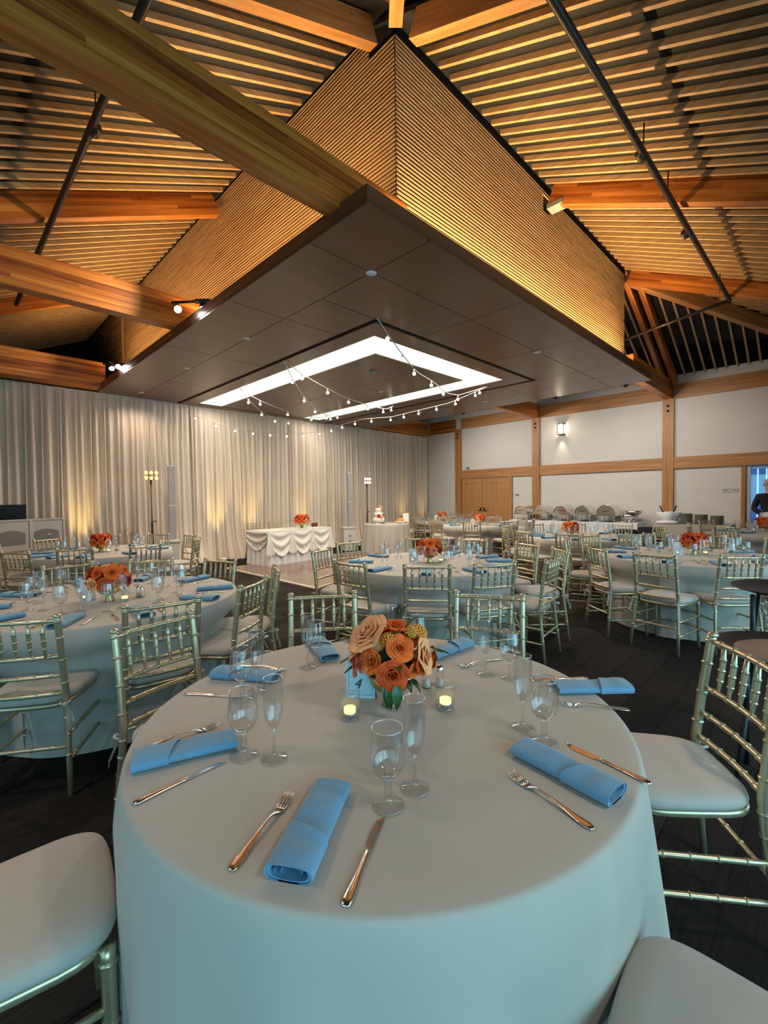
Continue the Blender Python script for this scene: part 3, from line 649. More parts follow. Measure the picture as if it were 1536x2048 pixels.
def build_chair(label, nm='chiavari_chair'):
    t = empty('banquet_chair'); tag(t, label, 'chair')
    g = M['gold']
    for s in (-1, 1):
        ringed([(-.245, s*.215, 0), (-.20, s*.192, .40), (-.195, s*.188, .50), (-.215, s*.184, .68), (-.25, s*.185, .905)], [.0125, .0165, .0175, .0165, .0165], [.22, .42, .5, .62, .75, .88, .975]).build('leg', g, t)
        ringed([(.185, s*.19, .445), (.19, s*.195, 0)], [.018, .014], [.08, .4, .7]).build('leg', g, t)
        MB().lathe([(.0, .012), (.012, .010), (.019, .004), (.019, -.004), (.015, -.008)], 10).build('finial', g, t, (-.253, s*.185, .908))
    loft(MB(), seat_outline(-.20, .20, .185, .215, 36, 4.5), [(.425, .96), (.43, 1.0), (.448, 1.0), (.45, .97)]).build('seat_frame', g, t)
    for x_, zz in ((-.246, .885), (-.222, .70), (-.208, .60), (-.198, .505)):
        pts = [(x_-.018*(1-(2*k/6-1)**2), -.184+.368*k/6, zz) for k in range(7)]
        ringed(pts, .0105, [.14, .32, .5, .68, .86]).build('rail', g, t)
    for k in range(5):
        y = (k-2)*.0613; ringed([(-.262+.002*abs(k-2), y, .885), (-.256, y, .83), (-.247, y, .76), (-.238, y, .70)], [.0065, .0105, .0105, .0055], [.30, .52, .74], hw=.0038).build('spindle', g, t)
    for zz in (.17, .30):
        for s in (-1, 1): ringed([(-.225, s*.203, zz), (.188, s*.193, zz)], .0095, [.2, .4, .6, .8]).build('stretcher', g, t)
        ringed([(.188, -.193, zz+.03), (.188, .193, zz+.03)], .0095, [.2, .4, .6, .8]).build('stretcher', g, t)
    ringed([(-.222, -.2, .24), (-.222, .2, .24)], .0095, [.2, .4, .6, .8]).build('stretcher', g, t)
    cu = loft(MB(), seat_outline(-.195, .215, .190, .222, 40, 4.2), [(.450, .94), (.455, .99), (.470, 1.015), (.486, .99), (.496, .93), (.502, .70), (.503, .3)]).build('cushion', M['cushion'], t)
    for s in (-1, 1):
        b = MB()
        b.grid(lambda u, v: (-.222-.014*v-.02*u+.006*math.sin(6*u), s*(.205+.02*u)+(.012*(v-.5)), .462-.13*u), 5, 1)
        b.grid(lambda u, v: (-.21-.02*u, s*(.197+.035*u)+(.012*(v-.5)), .460-.09*u), 5, 1)
        b.tube([(-.215+.022*math.cos(a), s*.19+.022*math.sin(a), .463) for a in [k*PI/4 for k in range(9)]], .006, 5)
        b.sphere((-.235, s*.200, .460), .012, 8, 5)
        b.build('tie', M['cushion'], cu)
    return t
chair0 = build_chair('x')
def far_chair():
    """same chair, frame joined: for tables at the back of the hall"""
    t = empty('banquet_chair'); fr = MB(); cu = MB(); ti = MB()
    for o in C.objects:
        if o.parent == chair0 and o.name.split('.')[0] not in ('cushion',):
            vs = [tuple(Vector(v.co)+Vector(o.location)) for v in o.data.vertices]; fr.add(vs, [tuple(pp.vertices) for pp in o.data.polygons], True)
        elif o.parent == chair0: cu.add([tuple(v.co) for v in o.data.vertices], [tuple(pp.vertices) for pp in o.data.polygons], True)
    fr.build('frame', M['gold'], t); cu.build('cushion', M['cushion'], t); return t
chair_far = far_chair()
# ------------------------------------------------------------------ tableware prototypes
def goblet():
    t = empty('water_goblet')
    MB().lathe([(.036, .0), (.037, .002), (.034, .005), (.014, .010), (.0085, .018), (.0075, .026), (.0105, .031), (.0075, .037), (.0085, .045), (.0070, .054), (.010, .062), (.014, .068), (.0, .069)], 24).build('stem', M['glass'], t)
    MB().lathe([(.0, .0695), (.014, .0695), (.024, .076), (.034, .089), (.0395, .107), (.0405, .125), (.039, .145), (.0365, .165), (.035, .182)], 32).build('bowl', M['thin'], t)
    MB().tube([(.035*math.cos(a), .035*math.sin(a), .182) for a in [k*2*PI/28 for k in range(29)]], .0012, 5, False).build('rim', M['rim'], t)
    return t
def flute():
    t = empty('champagne_flute')
    MB().lathe([(.034, .0), (.035, .002), (.031, .0045), (.012, .009), (.0055, .016), (.0065, .022), (.004, .028), (.0035, .055), (.0045, .078), (.008, .084), (.0, .086)], 24).build('stem', M['glass'], t)
    MB().lathe([(.0, .0865), (.008, .087), (.017, .100), (.0235, .122), (.0265, .150), (.027, .178), (.0262, .205), (.0255, .222)], 32).build('bowl', M['thin'], t)
    MB().tube([(.0255*math.cos(a), .0255*math.sin(a), .222) for a in [k*2*PI/28 for k in range(29)]], .0012, 5, False).build('rim', M['rim'], t)
    return t
def napkin(L=.26, W=.045, H=.0150):
    """rolled napkin, long axis X, outer end at -X; flap band over the outer part"""
    t = empty('blue_napkin')
    def sect(a, w_, h_, zc):
        c, s = math.cos(a), math.sin(a); e = 2/2.6
        return (math.copysign(abs(c)**e, c)*w_, zc+math.copysign(abs(s)**e, s)*h_)
    nA, nL = 26, 16
    def shell(x0, x1, w_, h_, slant, thick, wob=.0, seed=0):
        b = MB()
        def mk(k):
            def fn(u, v):
                a = 2*PI*u; x = x0+(x1-x0)*v
                y, z = sect(a, w_*k, h_*k, H+.001)
                z += .0018*math.sin(v*9+seed)*max(0, math.sin(a)) - .004*math.exp(-((v-.45)/.1)**2)*max(0, math.sin(a))*wob
                x += slant*(y/w_)*(v)
                return (x, y, max(.0006, z))
            return fn
        b.grid(mk(1.0), nA, nL); b.grid(mk(1-thick), nA, nL)
        for v in (0, 1):                                            # end ring
            o_ = [mk(1.0)(i/nA, v) for i in range(nA+1)]; n_ = [mk(1-thick)(i/nA, v) for i in range(nA+1)]
            b.add(o_+n_, [(i, i+1, nA+2+i, nA+1+i) for i in range(nA)])
        return b
    ro = shell(-L/2, L/2, W, H, 0, .14, 1, 2).build('roll', M['napkin'], t)
    b = MB()                                                          # inner spiral
    def sp(u, v):
        a = -2.0+u*8.4; k = .80-.40*u; y, z = sect(a, W*k, H*k*.92, H*.95); return (-L/2+.004+(L-.01)*v, y, z)
    b.grid(sp, 34, 2); b.grid(lambda u, v: sp(u, v)[:2]+(sp(u, v)[2]+.0016,), 34, 2)
    b.build('inner_fold', M['napkin'], ro)
    shell(-L/2-.003, -L/2+L*.38, W*1.07, H*1.20, .016, .06, 0, 5).build('flap', M['napkin'], t)
    return t
def utensil_body(b, prof):
    """prof: list of (x, halfwidth, z, thickness)"""
    n = 8; vs = []; fs = []
    for x, hw, z, th in prof:
        for k in range(n):
            a = 2*PI*k/n; vs.append((x, hw*math.cos(a), z+th/2+th/2*math.sin(a)))
    for i in range(len(prof)-1):
        for k in range(n): fs.append((i*n+k, i*n+(k+1) % n, (i+1)*n+(k+1) % n, (i+1)*n+k))
    fs.append(tuple(range(n))[::-1]); fs.append(tuple((len(prof)-1)*n+k for k in range(n)))
    return b.add(vs, fs, True)
def fork():
    t = empty('dinner_fork'); b = MB()
    utensil_body(b, [(-.108, .004, .001, .002), (-.105, .0085, .001, .003), (-.095, .0115, .001, .0035), (-.075, .0105, .002, .003), (-.04, .006, .005, .0035), (-.005, .0035, .009, .0035), (.03, .003, .009, .004), (.042, .0045, .007, .004), (.052, .010, .004, .0025), (.062, .0135, .0025, .002)]); b.build('handle', M['cutlery'], t)
    b = MB(); utensil_body(b, [(.060, .0130, .0027, .002), (.068, .0135, .002, .002), (.073, .0132, .0018, .002)])
    for y in (-.0105, -.0035, .0035, .0105): b.tube([(.070, y, .0028), (.085, y, .003), (.10, y, .0065), (.113, y*.92, .012)], [.0022, .002, .0017, .0008], 6)
    b.build('tines', M['cutlery'], t); return t
def knife():
    t = empty('dinner_knife'); b = MB()
    utensil_body(b, [(-.114, .003, .0, .003), (-.112, .009, .0, .005), (-.10, .011, .0, .006), (-.08, .0095, .0, .006), (-.03, .006, .0, .006), (.0, .006, .0, .007), (.008, .0072, .0, .007), (.011, .0055, .0, .006)]); b.build('handle', M['cutlery'], t)
    b = MB(); pr = [(.010, .0055), (.03, .0085), (.07, .0095), (.095, .0075), (.112, .001)]
    vs = []; fs = []
    for x, hw in pr: vs += [(x, -.006, .0035), (x, -.006+hw*2-.0005, .0015), (x, -.006+hw*2, .001), (x, -.006, .0005)]
    for i in range(len(pr)-1):
        for k in range(4): fs.append((i*4+k, i*4+(k+1) % 4, i*4+4+(k+1) % 4, i*4+4+k))
    fs += [(0, 3, 2, 1), tuple(16+k for k in range(4))]; b.add(vs, fs); b.build('blade', M['cutlery'], t); return t
def votive():
    t = empty('votive_candle')
    rib = lambda a, z: 1+.025*math.cos(28*a)*(1 if .014 < z < .082 else 0)
    MB().lathe([(.026, 0), (.029, .003), (.029, .010), (.0, .012)], 28).build('base', M['glass'], t)
    MB().lathe([(.0285, .010), (.030, .016), (.0305, .05), (.031, .081), (.032, .088), (.0305, .088)], 112, wob=rib).build('ribbed_glass', M['thin'], t)
    MB().lathe([(.0, .014), (.0195, .014), (.0195, .021), (.0, .021)], 20).build('cup', M['steel'], t)
    MB().lathe([(.0, .021), (.019, .021), (.019, .036), (.012, .035), (0, .034)], 20).build('wax', M['candle'], t)
    return t
def shaker():
    t = empty('glass_shaker')
    MB().lathe([(0, 0), (.016, 0), (.018, .003), (.015, .05), (.013, .062)], 16).build('glass_body', M['thin'], t)
    MB().lathe([(.0, .003), (.0145, .003), (.0135, .03), (0, .03)], 14).build('salt', M['wax'], t)
    MB().lathe([(.0145, .060), (.0145, .072), (.010, .079), (0, .081)], 16).build('cap', M['silver'], t)
    return t
# ------------------------------------------------------------------ roses
def rose_mesh(name, R, seed, open_=1.0, rings=5):
    rnd = random.Random(seed); b = MB()
    for k in range(rings):
        f = k/(rings-1) if rings > 1 else 1; npet = [2, 3, 4, 5, 6, 6][min(k, 5)]
        for j in range(npet):
            a0 = 2*PI*j/npet+k*.9+rnd.uniform(-.2, .2); wd = (1.9-.75*f)*(PI/ npet)*1.15; hh = R*(.95-.25*f+rnd.uniform(-.05, .05)); rb = R*(.10+.30*f); rtp = R*(.14+.80*f**1.2*open_); curl = R*.16*f
            def fn(u, v):
                a = a0+(u-.5)*2*wd; e = (2*u-1)**2; h = hh*(1-.28*e)
                r = rb+(rtp-rb)*(v**1.3)+curl*max(0, v-.7)*3.3*(1-.3*e) + R*.03*math.sin(7*u+k)
                z = h*math.sin(min(1, v*1.05)*PI/2)*.98-curl*max(0, v-.8)*2.2
                return (r*math.cos(a), r*math.sin(a), z-R*.30)
            b.grid(fn, 8, 6)
    b.sphere((0, 0, -.02*1), R*.45, 8, 5, (1, 1, .7))
    return b.mesh(name)
def pom_mesh(name, R):
    b = MB()
    for k in range(60):
        z = 1-1.3*k/60; r = math.sqrt(max(0, 1-z*z)); a = k*2.39996
        b.sphere((R*r*math.cos(a)*.85, R*r*math.sin(a)*.85, R*z*.8), R*.17, 5, 3, (1, 1, 1.3))
    b.sphere((0, 0, 0), R*.72, 8, 6); return b.mesh(name)
def leaf_mesh(name, L, W):
    return MB().grid(lambda u, v: (L*u, W*math.sin(PI*min(1, u**.75))*(v-.5)*1.0, .12*L*math.sin(PI*u)+abs(v-.5)*W*.25-.15*L*u*u), 8, 4).mesh(name)
RM = [rose_mesh('rose_bloom', .040, i+1, o, r) for i, (o, r) in enumerate(((.95, 6), (.8, 5), (1.05, 5)))]
PM = pom_mesh('pompom_bloom', .030); LM = leaf_mesh('leaf_blade', .085, .040)
def with_mat(me, m): c = me.copy(); c.materials.clear(); c.materials.append(m); return c
RMm = {(i, k): with_mat(RM[i], ROSE[k]) for i in range(3) for k in ROSE}
PMm = with_mat(PM, ROSE['yellow']); LMm = with_mat(LM, M['leaf']); LMd = with_mat(LM, M['leafdark'])
def arrangement(spec, poms, leaves, h=.108):
    t = empty('flower_arrangement')
    bw = MB().lathe([(.0, .048), (.028, .047), (.054, .056), (.072, .074), (.080, .098), (.0805, .114), (.078, .114), (.072, .09), (0, .08)], 32).build('bowl', M['brass'], t)
    MB().lathe([(.0, 0), (.033, 0), (.033, .004), (.026, .03), (.021, .052)], 32, wob=lambda a, z: 1+.015*math.cos(14*a)).build('pedestal', M['brass'], bw)
    f = MB().sphere((0, 0, .15), .088, 12, 8, (1, 1, .75)).build('foliage_core', M['leafdark'], t)
    for (a, e, rr, s, k, mi) in spec:                                 # azimuth, elevation, distance, scale, colour, mesh
        d = Vector((math.cos(a)*math.cos(e), math.sin(a)*math.cos(e), math.sin(e)))
        q = d.to_track_quat('Z', 'Y').to_euler()
        inst(RMm[(mi, k)], 'rose', t, Vector((0, 0, .150))+d*rr*1.36*(1 if e < 1 else .85), q, s*1.14)
    for (a, e, rr, s) in poms:
        d = Vector((math.cos(a)*math.cos(e), math.sin(a)*math.cos(e), math.sin(e))); inst(PMm, 'pompom_flower', t, Vector((0, 0, .150))+d*rr*1.30, d.to_track_quat('Z', 'Y').to_euler(), s)
    for (a, e, rr, s, dk) in leaves:
        d = Vector((math.cos(a)*math.cos(e), math.sin(a)*math.cos(e), math.sin(e)))
        inst(LMd if dk else LMm, 'leaf', t, Vector((0, 0, .14))+d*rr*1.3, (0, -e, a), s)
    return t
# camera sees arrangement from azimuth 225 deg; right in the picture is azimuth -45
def A(deg): return math.radians(225+deg)     # deg>0 -> towards the right of the picture
D = math.radians
rs = [(A(2), D(-5), .070, 1.12, 'deep', 0), (A(-38), D(14), .072, .95, 'orange', 1), (A(-78), D(4), .082, 1.02, 'coral', 2), (A(-88), D(26), .085, 1.1, 'peach', 0),
      (A(-62), D(50), .088, 1.65, 'peach', 0), (A(18), D(38), .076, 1.0, 'orange', 0), (A(38), D(76), .105, .85, 'orange', 2), (A(56), D(6), .082, .78, 'deep', 0), (A(70), D(14), .080, 1.2, 'peach', 2),
      (A(100), D(0), .10, .9, 'orange', 1), (A(42), D(-2), .075, .62, 'orange', 1), (A(-110), D(8), .09, .85, 'red', 2), (A(150), D(20), .085, 1.0, 'orange', 0), (A(200), D(10), .085, 1.0, 'coral', 1), (A(-150), D(30), .08, 1.0, 'orange', 2), (A(170), D(60), .07, 1.0, 'coral', 0), (A(-60), D(14), .07, .9, 'pink', 2)]
ps = [(A(-8), D(56), .080, .95), (A(100), D(42), .098, 1.1), (A(88), D(56), .088, .9), (A(120), D(30), .10, .8)]
lv = [(A(-80), D(-4), .055, 1.05, 0), (A(-96), D(2), .07, 1.0, 0), (A(-100), D(20), .09, 1.2, 1), (A(-95), D(35), .09, 1.1, 0), (A(95), D(10), .09, 1.0, 0), (A(85), D(16), .08, .9, 0),
      (A(35), D(-28), .055, .7, 1), (A(52), D(-28), .06, .7, 1), (A(10), D(12), .07, .7, 0), (A(60), D(62), .10, .8, 1), (A(20), D(60), .08, .7, 1), (A(150), D(-10), .07, 1, 0), (A(200), D(-10), .07, 1, 0), (A(-140), D(-10), .07, 1, 1), (A(95), D(75), .12, .6, 1)]
flower0 = arrangement(rs, ps, lv)
for k, (dz, rl) in enumerate(((0, .3), (0, -.25), (0, .02))):          # hanging leaves over the bowl at the front
    lf = inst(LMm, 'leaf', flower0, (-.064-.004*k, -.066+.014*(k-1), .118), (0, D(80), D(225)+rl), (1.05, .9, 1))
rng = random.Random(3); cols = ['orange', 'deep', 'coral', 'peach', 'orange', 'pink', 'red']
rs2 = []
for k in range(20):
    e = D(-5) if k < 9 else D(30) if k < 16 else D(65); a = 2*PI*k/9 if k < 9 else 2*PI*k/7+.3 if k < 16 else 2*PI*k/4
    rs2.append((a, e, .085 if k < 16 else .07, rng.uniform(.9, 1.15), rng.choice(cols), k % 3))
flower1 = arrangement(rs2, [(2*PI*k/3, D(48), .088, .8) for k in range(3)], [(2*PI*k/7, D(-22), .06, .8, k % 2) for k in range(7)])
def number_card(num, white=False):
    t = empty('table_number_card'); c = M['cardwhite'] if white else M['card']; W, H_ = .052, .145; dx = .022
    # tent card, front leaf leaning; local +X is the reading side
    MB().add([(dx, -W, 0), (dx, W, 0), (0, W, H_), (0, -W, H_), (dx-.001, -W, 0), (dx-.001, W, 0), (-.001, W, H_), (-.001, -W, H_)], [(0, 1, 2, 3), (7, 6, 5, 4)]).build('front_leaf', c, t)
    MB().add([(-dx, -W, 0), (-dx, W, 0), (0, W, H_), (0, -W, H_)], [(3, 2, 1, 0)]).build('back_leaf', c, t)
    def on(y, z): return (dx*(1-z/H_)+.0006, y, z)
    b = MB()
    for (y0, y1, z0, z1) in ((-.044, .044, .010, .0112), (-.044, .044, .134, .1352), (-.044, -.0432, .010, .135), (.0432, .044, .010, .135)):
        b.add([on(y0, z0), on(y1, z0), on(y1, z1), on(y0, z1)], [(0, 1, 2, 3)])
    if not white: b.build('border', M['cardline'], t)
    if num:
        cu = bpy.data.curves.new('number', 'FONT'); cu.body = num; cu.size = .048; cu.align_x = 'CENTER'; cu.shear = .3; cu.extrude = .0001; cu.materials.append(M['black'])
        tx = bpy.data.objects.new('number', cu); C.objects.link(tx); tx.parent = t; tx.rotation_euler = (PI/2-math.atan2(dx, H_), 0, PI/2); tx.location = on(-.012, .032)
        tx.location.x += .0008; bpy.context.view_layer.update(); dg_ = bpy.context.evaluated_depsgraph_get(); me_ = bpy.data.meshes.new_from_object(tx.evaluated_get(dg_)); ro_, lo_ = tx.rotation_euler.copy(), tx.location.copy(); bpy.data.objects.remove(tx); t2 = bpy.data.objects.new('number', me_); C.objects.link(t2); t2.parent = t; t2.rotation_euler = ro_; t2.location = lo_
        b = MB()
        for k in range(5): b.add([on(-.030+k*.008, .020), on(-.0265+k*.008, .020), on(-.0265+k*.008, .0225), on(-.030+k*.008, .0225)], [(0, 1, 2, 3)])
        b.build('small_print', M['greyplastic'], t)
    return t
# prototypes are moved to their first place; copies follow
PROTO = dict(goblet=goblet(), flute=flute(), napkin=napkin(), fork=fork(), knife=knife(), votive=votive(), shaker=shaker(), chair=chair0, chair_far=chair_far, flowers=flower0, flowers1=flower1)
index_kids()
USED = set()
def place(kind, loc, rz, label, cat, group=None, scale=None):
    p_ = PROTO[kind]; first = kind not in USED; USED.add(kind)
    o = p_ if first else copy_tree(p_)
    if not first: o.name = {'goblet': 'water_goblet', 'flute': 'champagne_flute', 'napkin': 'blue_napkin', 'fork': 'dinner_fork', 'knife': 'dinner_knife', 'votive': 'votive_candle', 'shaker': 'glass_shaker', 'chair': 'banquet_chair', 'chair_far': 'banquet_chair', 'flowers': 'flower_arrangement', 'flowers1': 'flower_arrangement'}[kind]
    o.location = loc; o.rotation_euler = (0, 0, rz)
    if scale: o.scale = (scale,)*3
    if 'group' in o: del o['group']
    return tag(o, label, cat, group)
TZ = .7628
# ------------------------------------------------------------------ tables with cloths
def table_cloth(name, R, H, nf, amp, flare, seed, m, label, loc, floor=.006, group=None, phase=None, dents=()):
    rnd = random.Random(seed); b = MB(); NA = 240 if amp > .02 and R > .7 else 180
    phs = [rnd.uniform(0, 6.28) for _ in range(5)]
    if phase is None: phase = phs[0]
    def rad(a, v):
        w1 = math.sin(nf*a+phase+.6*math.sin(2*a+phs[1])+.35*v); w1 = math.copysign(abs(w1)**.8, w1)
        w2 = math.sin((nf*1.7)*a//1*0+round(nf*1.6)*a+phs[2]); w3 = math.sin(3*a+phs[3])
        g = min(1, v*1.4)**1.1
        r_ = R+.004+flare*v**.9+amp*g*(w1*(.75+.25*w3)+.35*w2)
        for (da, rl) in dents:                                        # cloth pushed in by the chair seats and legs
            q = abs((a-da+PI) % (2*PI)-PI); hw_ = .26/max(.5, rl)
            k_ = max(0, min(1, (hw_+.13-q)/.13)); k_ = k_*k_*(3-2*k_); kv = max(0, min(1, (v-.12)/.16)); kv = kv*kv*(3-2*kv)
            if r_ > rl: r_ -= (r_-rl)*k_*kv
        return r_
    b.disc(0, 0, 1) if False else None
    vs = [(0, 0, H+.006)]; fs = []
    rings = [(.25, 0), (.5, 0), (.75, 0), (.93, 0), (.985, 0), (.998, -.002)]
    for q, dz in rings:
        for k in range(NA): a = 2*PI*k/NA; vs.append((R*q*math.cos(a), R*q*math.sin(a), H+.006+dz))
    nv = 18
    for j in range(nv+1):
        v = j/nv
        for k in range(NA):
            a = 2*PI*k/NA; r = rad(a, v) if j else R+.003; vs.append((r*math.cos(a), r*math.sin(a), (H-.001)*(1-v)+floor*v+(.006*math.sin(7*a+phs[4]) +.012*math.sin(2*a) if j == nv else 0)*0+ (0 if j else -.004)))
    for k in range(NA): fs.append((0, 1+k, 1+(k+1) % NA))
    for i in range(len(rings)+nv):
        for k in range(NA): fs.append((1+i*NA+k, 1+(i+1)*NA+k, 1+(i+1)*NA+(k+1) % NA, 1+i*NA+(k+1) % NA))
    b.add(vs, fs, True); o = b.build(name, m, None, loc); return tag(o, label, 'tablecloth', group)
def round_table(R, loc, label, H=.756):
    t = empty('round_table', loc); tag(t, label, 'table')
    MB().lathe([(0, H-.02), (R-.01, H-.02), (R-.002, H-.015), (R-.002, H-.004), (R-.01, H), (0, H)], 48).build('tabletop', M['deckbrown'], t)
    for k in range(4):
        a = PI/4+PI/2*k; MB().tube([(R*.5*math.cos(a), R*.5*math.sin(a), H-.02), (R*.55*math.cos(a), R*.55*math.sin(a), 0)], .016, 8).build('leg', M['steel'], t)
    return t
SIDE10 = ['nearest edge', 'near right edge', 'right edge, front', 'right edge, back', 'far right edge', 'farthest edge', 'far left edge', 'left edge, back', 'left edge, front', 'near left edge']
SIDE8 = ['nearest edge', 'near right edge', 'right edge', 'far right edge', 'farthest edge', 'far left edge', 'left edge', 'near left edge']
rr_ = random.Random(11)
def P2(c, r, a, z): return (c[0]+r*math.cos(a), c[1]+r*math.sin(a), z)
def dressed(c, R, az, tname, far=False, detail=2, rchair=None, seat_override=None, chairs=None, flat=False):
    tc = math.atan2(-c[1], -c[0]); N = len(az); S = SIDE10 if N == 10 else SIDE8
    order = sorted(az, key=lambda a: (math.radians(a)-tc+PI/N) % (2*PI))
    for i, adeg in enumerate(order):
        a = math.radians(adeg); side = S[i % len(S)]+' of the '+tname
        q_ = (chairs or {}).get(adeg)
        ch = ((q_[0], q_[1], 0), D(q_[2])) if q_ else (P2(c, R+.13, a, 0), a+PI)
        place('chair_far' if far else 'chair', ch[0], ch[1], 'gold chair with ivory cushion, '+side, 'chair', 'gold chairs around the '+tname)
        if detail >= 1:
            j = rr_.uniform(-.05, .05)
            place('napkin', P2(c, R-.16, a+.02, TZ), a+PI+j, 'rolled blue napkin at the '+side, 'napkin', 'blue napkins on the '+tname)
            place('goblet', P2(c, R-.37, a-.24, TZ), rr_.uniform(0, 6), 'water goblet at the '+side, 'glass', 'goblets on the '+tname)
            place('flute', P2(c, R-.43, a-.06, TZ), 0, 'champagne flute at the '+side, 'glass', 'flutes on the '+tname)
        if detail >= 2:
            off = .13/(R-.15)
            place('fork', P2(c, R-.17, a-off, TZ), a+PI+rr_.uniform(-.06, .06), 'fork at the '+side, 'fork', 'forks on the '+tname)
            place('knife', P2(c, R-.17, a+off, TZ), a+PI+rr_.uniform(-.06, .06), 'knife at the '+side, 'knife', 'knives on the '+tname)
def centre(c, off, tname, kind='flowers1', rz=0, vots=((-.18, .02), (.12, -.02)), card=None, sh=True, sc=1):
    u = Vector((math.cos(yaw), math.sin(yaw), 0)); v = Vector((math.sin(yaw), -math.cos(yaw), 0))   # away / right as seen from the camera
    P = Vector((c[0]+off[0], c[1]+off[1], TZ))
    place(kind, P, rz, 'orange and coral rose arrangement in a gold bowl on the '+tname, 'flowers', None, sc)
    for i, (dx, dy) in enumerate(vots): place('votive', P+v*dx+u*dy, 0, ('left' if dx < 0 else 'right')+' glass votive candle by the flowers on the '+tname, 'candle', 'votives on the '+tname)
    if sh:
        for i, (dx, dy) in enumerate(((.14, .12), (.18, .10))): place('shaker', P+v*dx+u*dy, 0, ('left' if i == 0 else 'right')+' glass shaker behind the flowers on the '+tname, 'shaker', 'shakers on the '+tname)
# --- the front table, item by item
FC, FR = (1.036, 1.057), .760
round_table(FR-.006, (*FC, 0), 'round banquet table closest to the camera, hidden under its ivory cloth')
table_cloth('tablecloth', FR, TZ-.006, 13, .020, .085, 5, M['cloth'], 'ivory floor length cloth on the front table', (*FC, 0), dents=[(math.atan2(y_-FC[1], x_-FC[0]), max(.74, math.hypot(x_-FC[0], y_-FC[1])-.225)) for x_, y_ in ((.75, 1.96), (1.42, 1.895), (1.986, 1.268), (.92, .07), (.085, 1.375))])
FT = 'front table'
for x, y, th, sd in ((.75, 1.96, 283, 'far left edge'), (1.42, 1.895, 232, 'far edge left of the flowers'), (1.986, 1.268, 205, 'far edge right of the flowers'), (1.844, .405, 128, 'right edge of the view'), (.92, .07, 95, 'bottom right corner of the view'), (.085, 1.375, -8, 'bottom left corner of the view')):
    place('chair', (x, y, 0), D(th), 'gold chair with ivory cushion at the front table, '+sd, 'chair', 'gold chairs around the front table')
fn = [((.541, .765), 33.2, 'nearest place'), ((1.097, .467), 83.3, 'near right place'), ((.464, 1.251), -20, 'near left place'), ((.835, 1.62), -58, 'far left place'), ((1.225, 1.640), -112, 'place behind the card'), ((1.62, 1.215), 178, 'place right behind the flowers'), ((1.640, .60), 136, 'far right place')]
for (x, y), az_, s in fn: place('napkin', (x, y, TZ), D(az_), 'rolled blue napkin at the %s of the front table' % s, 'napkin', 'blue napkins on the front table')
for (x, y), s in (((.704, .704), 'nearest place'), ((1.202, .568), 'near right place'), ((.57, 1.128), 'near left place'), ((.732, 1.45), 'far left place'), ((1.115, 1.536), 'place behind the card'), ((1.539, .862), 'far right place'), ((1.47, 1.27), 'place right behind the flowers')):
    place('goblet', (x, y, TZ), 0, 'water goblet at the %s of the front table' % s, 'glass', 'goblets on the front table')
for (x, y), s in (((.791, .699), 'nearest place'), ((1.233, .650), 'near right place'), ((.621, 1.055), 'near left place'), ((.80, 1.47), 'far left place'), ((1.066, 1.53), 'place behind the card'), ((1.505, .95), 'far right place'), ((1.40, 1.37), 'place right behind the flowers')):
    place('flute', (x, y, TZ), 0, 'champagne flute at the %s of the front table' % s, 'glass', 'flutes on the front table')
for (x, y), az_, s in (((.464, .841), 26.8, 'nearest place'), ((.973, .447), 78, 'near right place'), ((.485, 1.352), -8, 'near left place'), ((1.514, .543), 122.4, 'far right place'), ((.93, 1.66), -62, 'far left place'), ((1.60, 1.03), 160, 'place right behind the flowers')):
    place('fork', (x, y, TZ), D(az_), 'steel fork at the %s of the front table' % s, 'fork', 'forks on the front table')
for (x, y), az_, s in (((.571, .634), 28.2, 'nearest place'), ((1.216, .409), 81.4, 'near right place'), ((.409, 1.135), 1.7, 'near left place'), ((.675, 1.555), -55, 'far left place'), ((1.655, .725), 137, 'far right place')):
    place('knife', (x, y, TZ), D(az_), 'steel knife at the %s of the front table' % s, 'knife', 'knives on the front table')
place('flowers', (1.071, 1.048, TZ), 0, 'orange and peach rose arrangement in a gold bowl on the front table', 'flowers')
place('votive', (.907, 1.075, TZ), 0, 'lit ribbed glass votive left of the front flowers', 'candle', 'votives on the front table')
place('votive', (1.168, .893, TZ), 0, 'lit ribbed glass votive right of the front flowers', 'candle', 'votives on the front table')
place('shaker', (1.255, 1.045, TZ), 0, 'clear glass shaker behind the right front votive, left one', 'shaker', 'shakers on the front table')
place('shaker', (1.295, 1.015, TZ), 0, 'clear glass shaker behind the right front votive, right one', 'shaker', 'shakers on the front table')
cd = number_card('4'); cd.location = (1.045, 1.172, TZ); cd.rotation_euler = (0, 0, D(216)); tag(cd, 'pale blue tent card with the number 4 beside the front flowers', 'card')
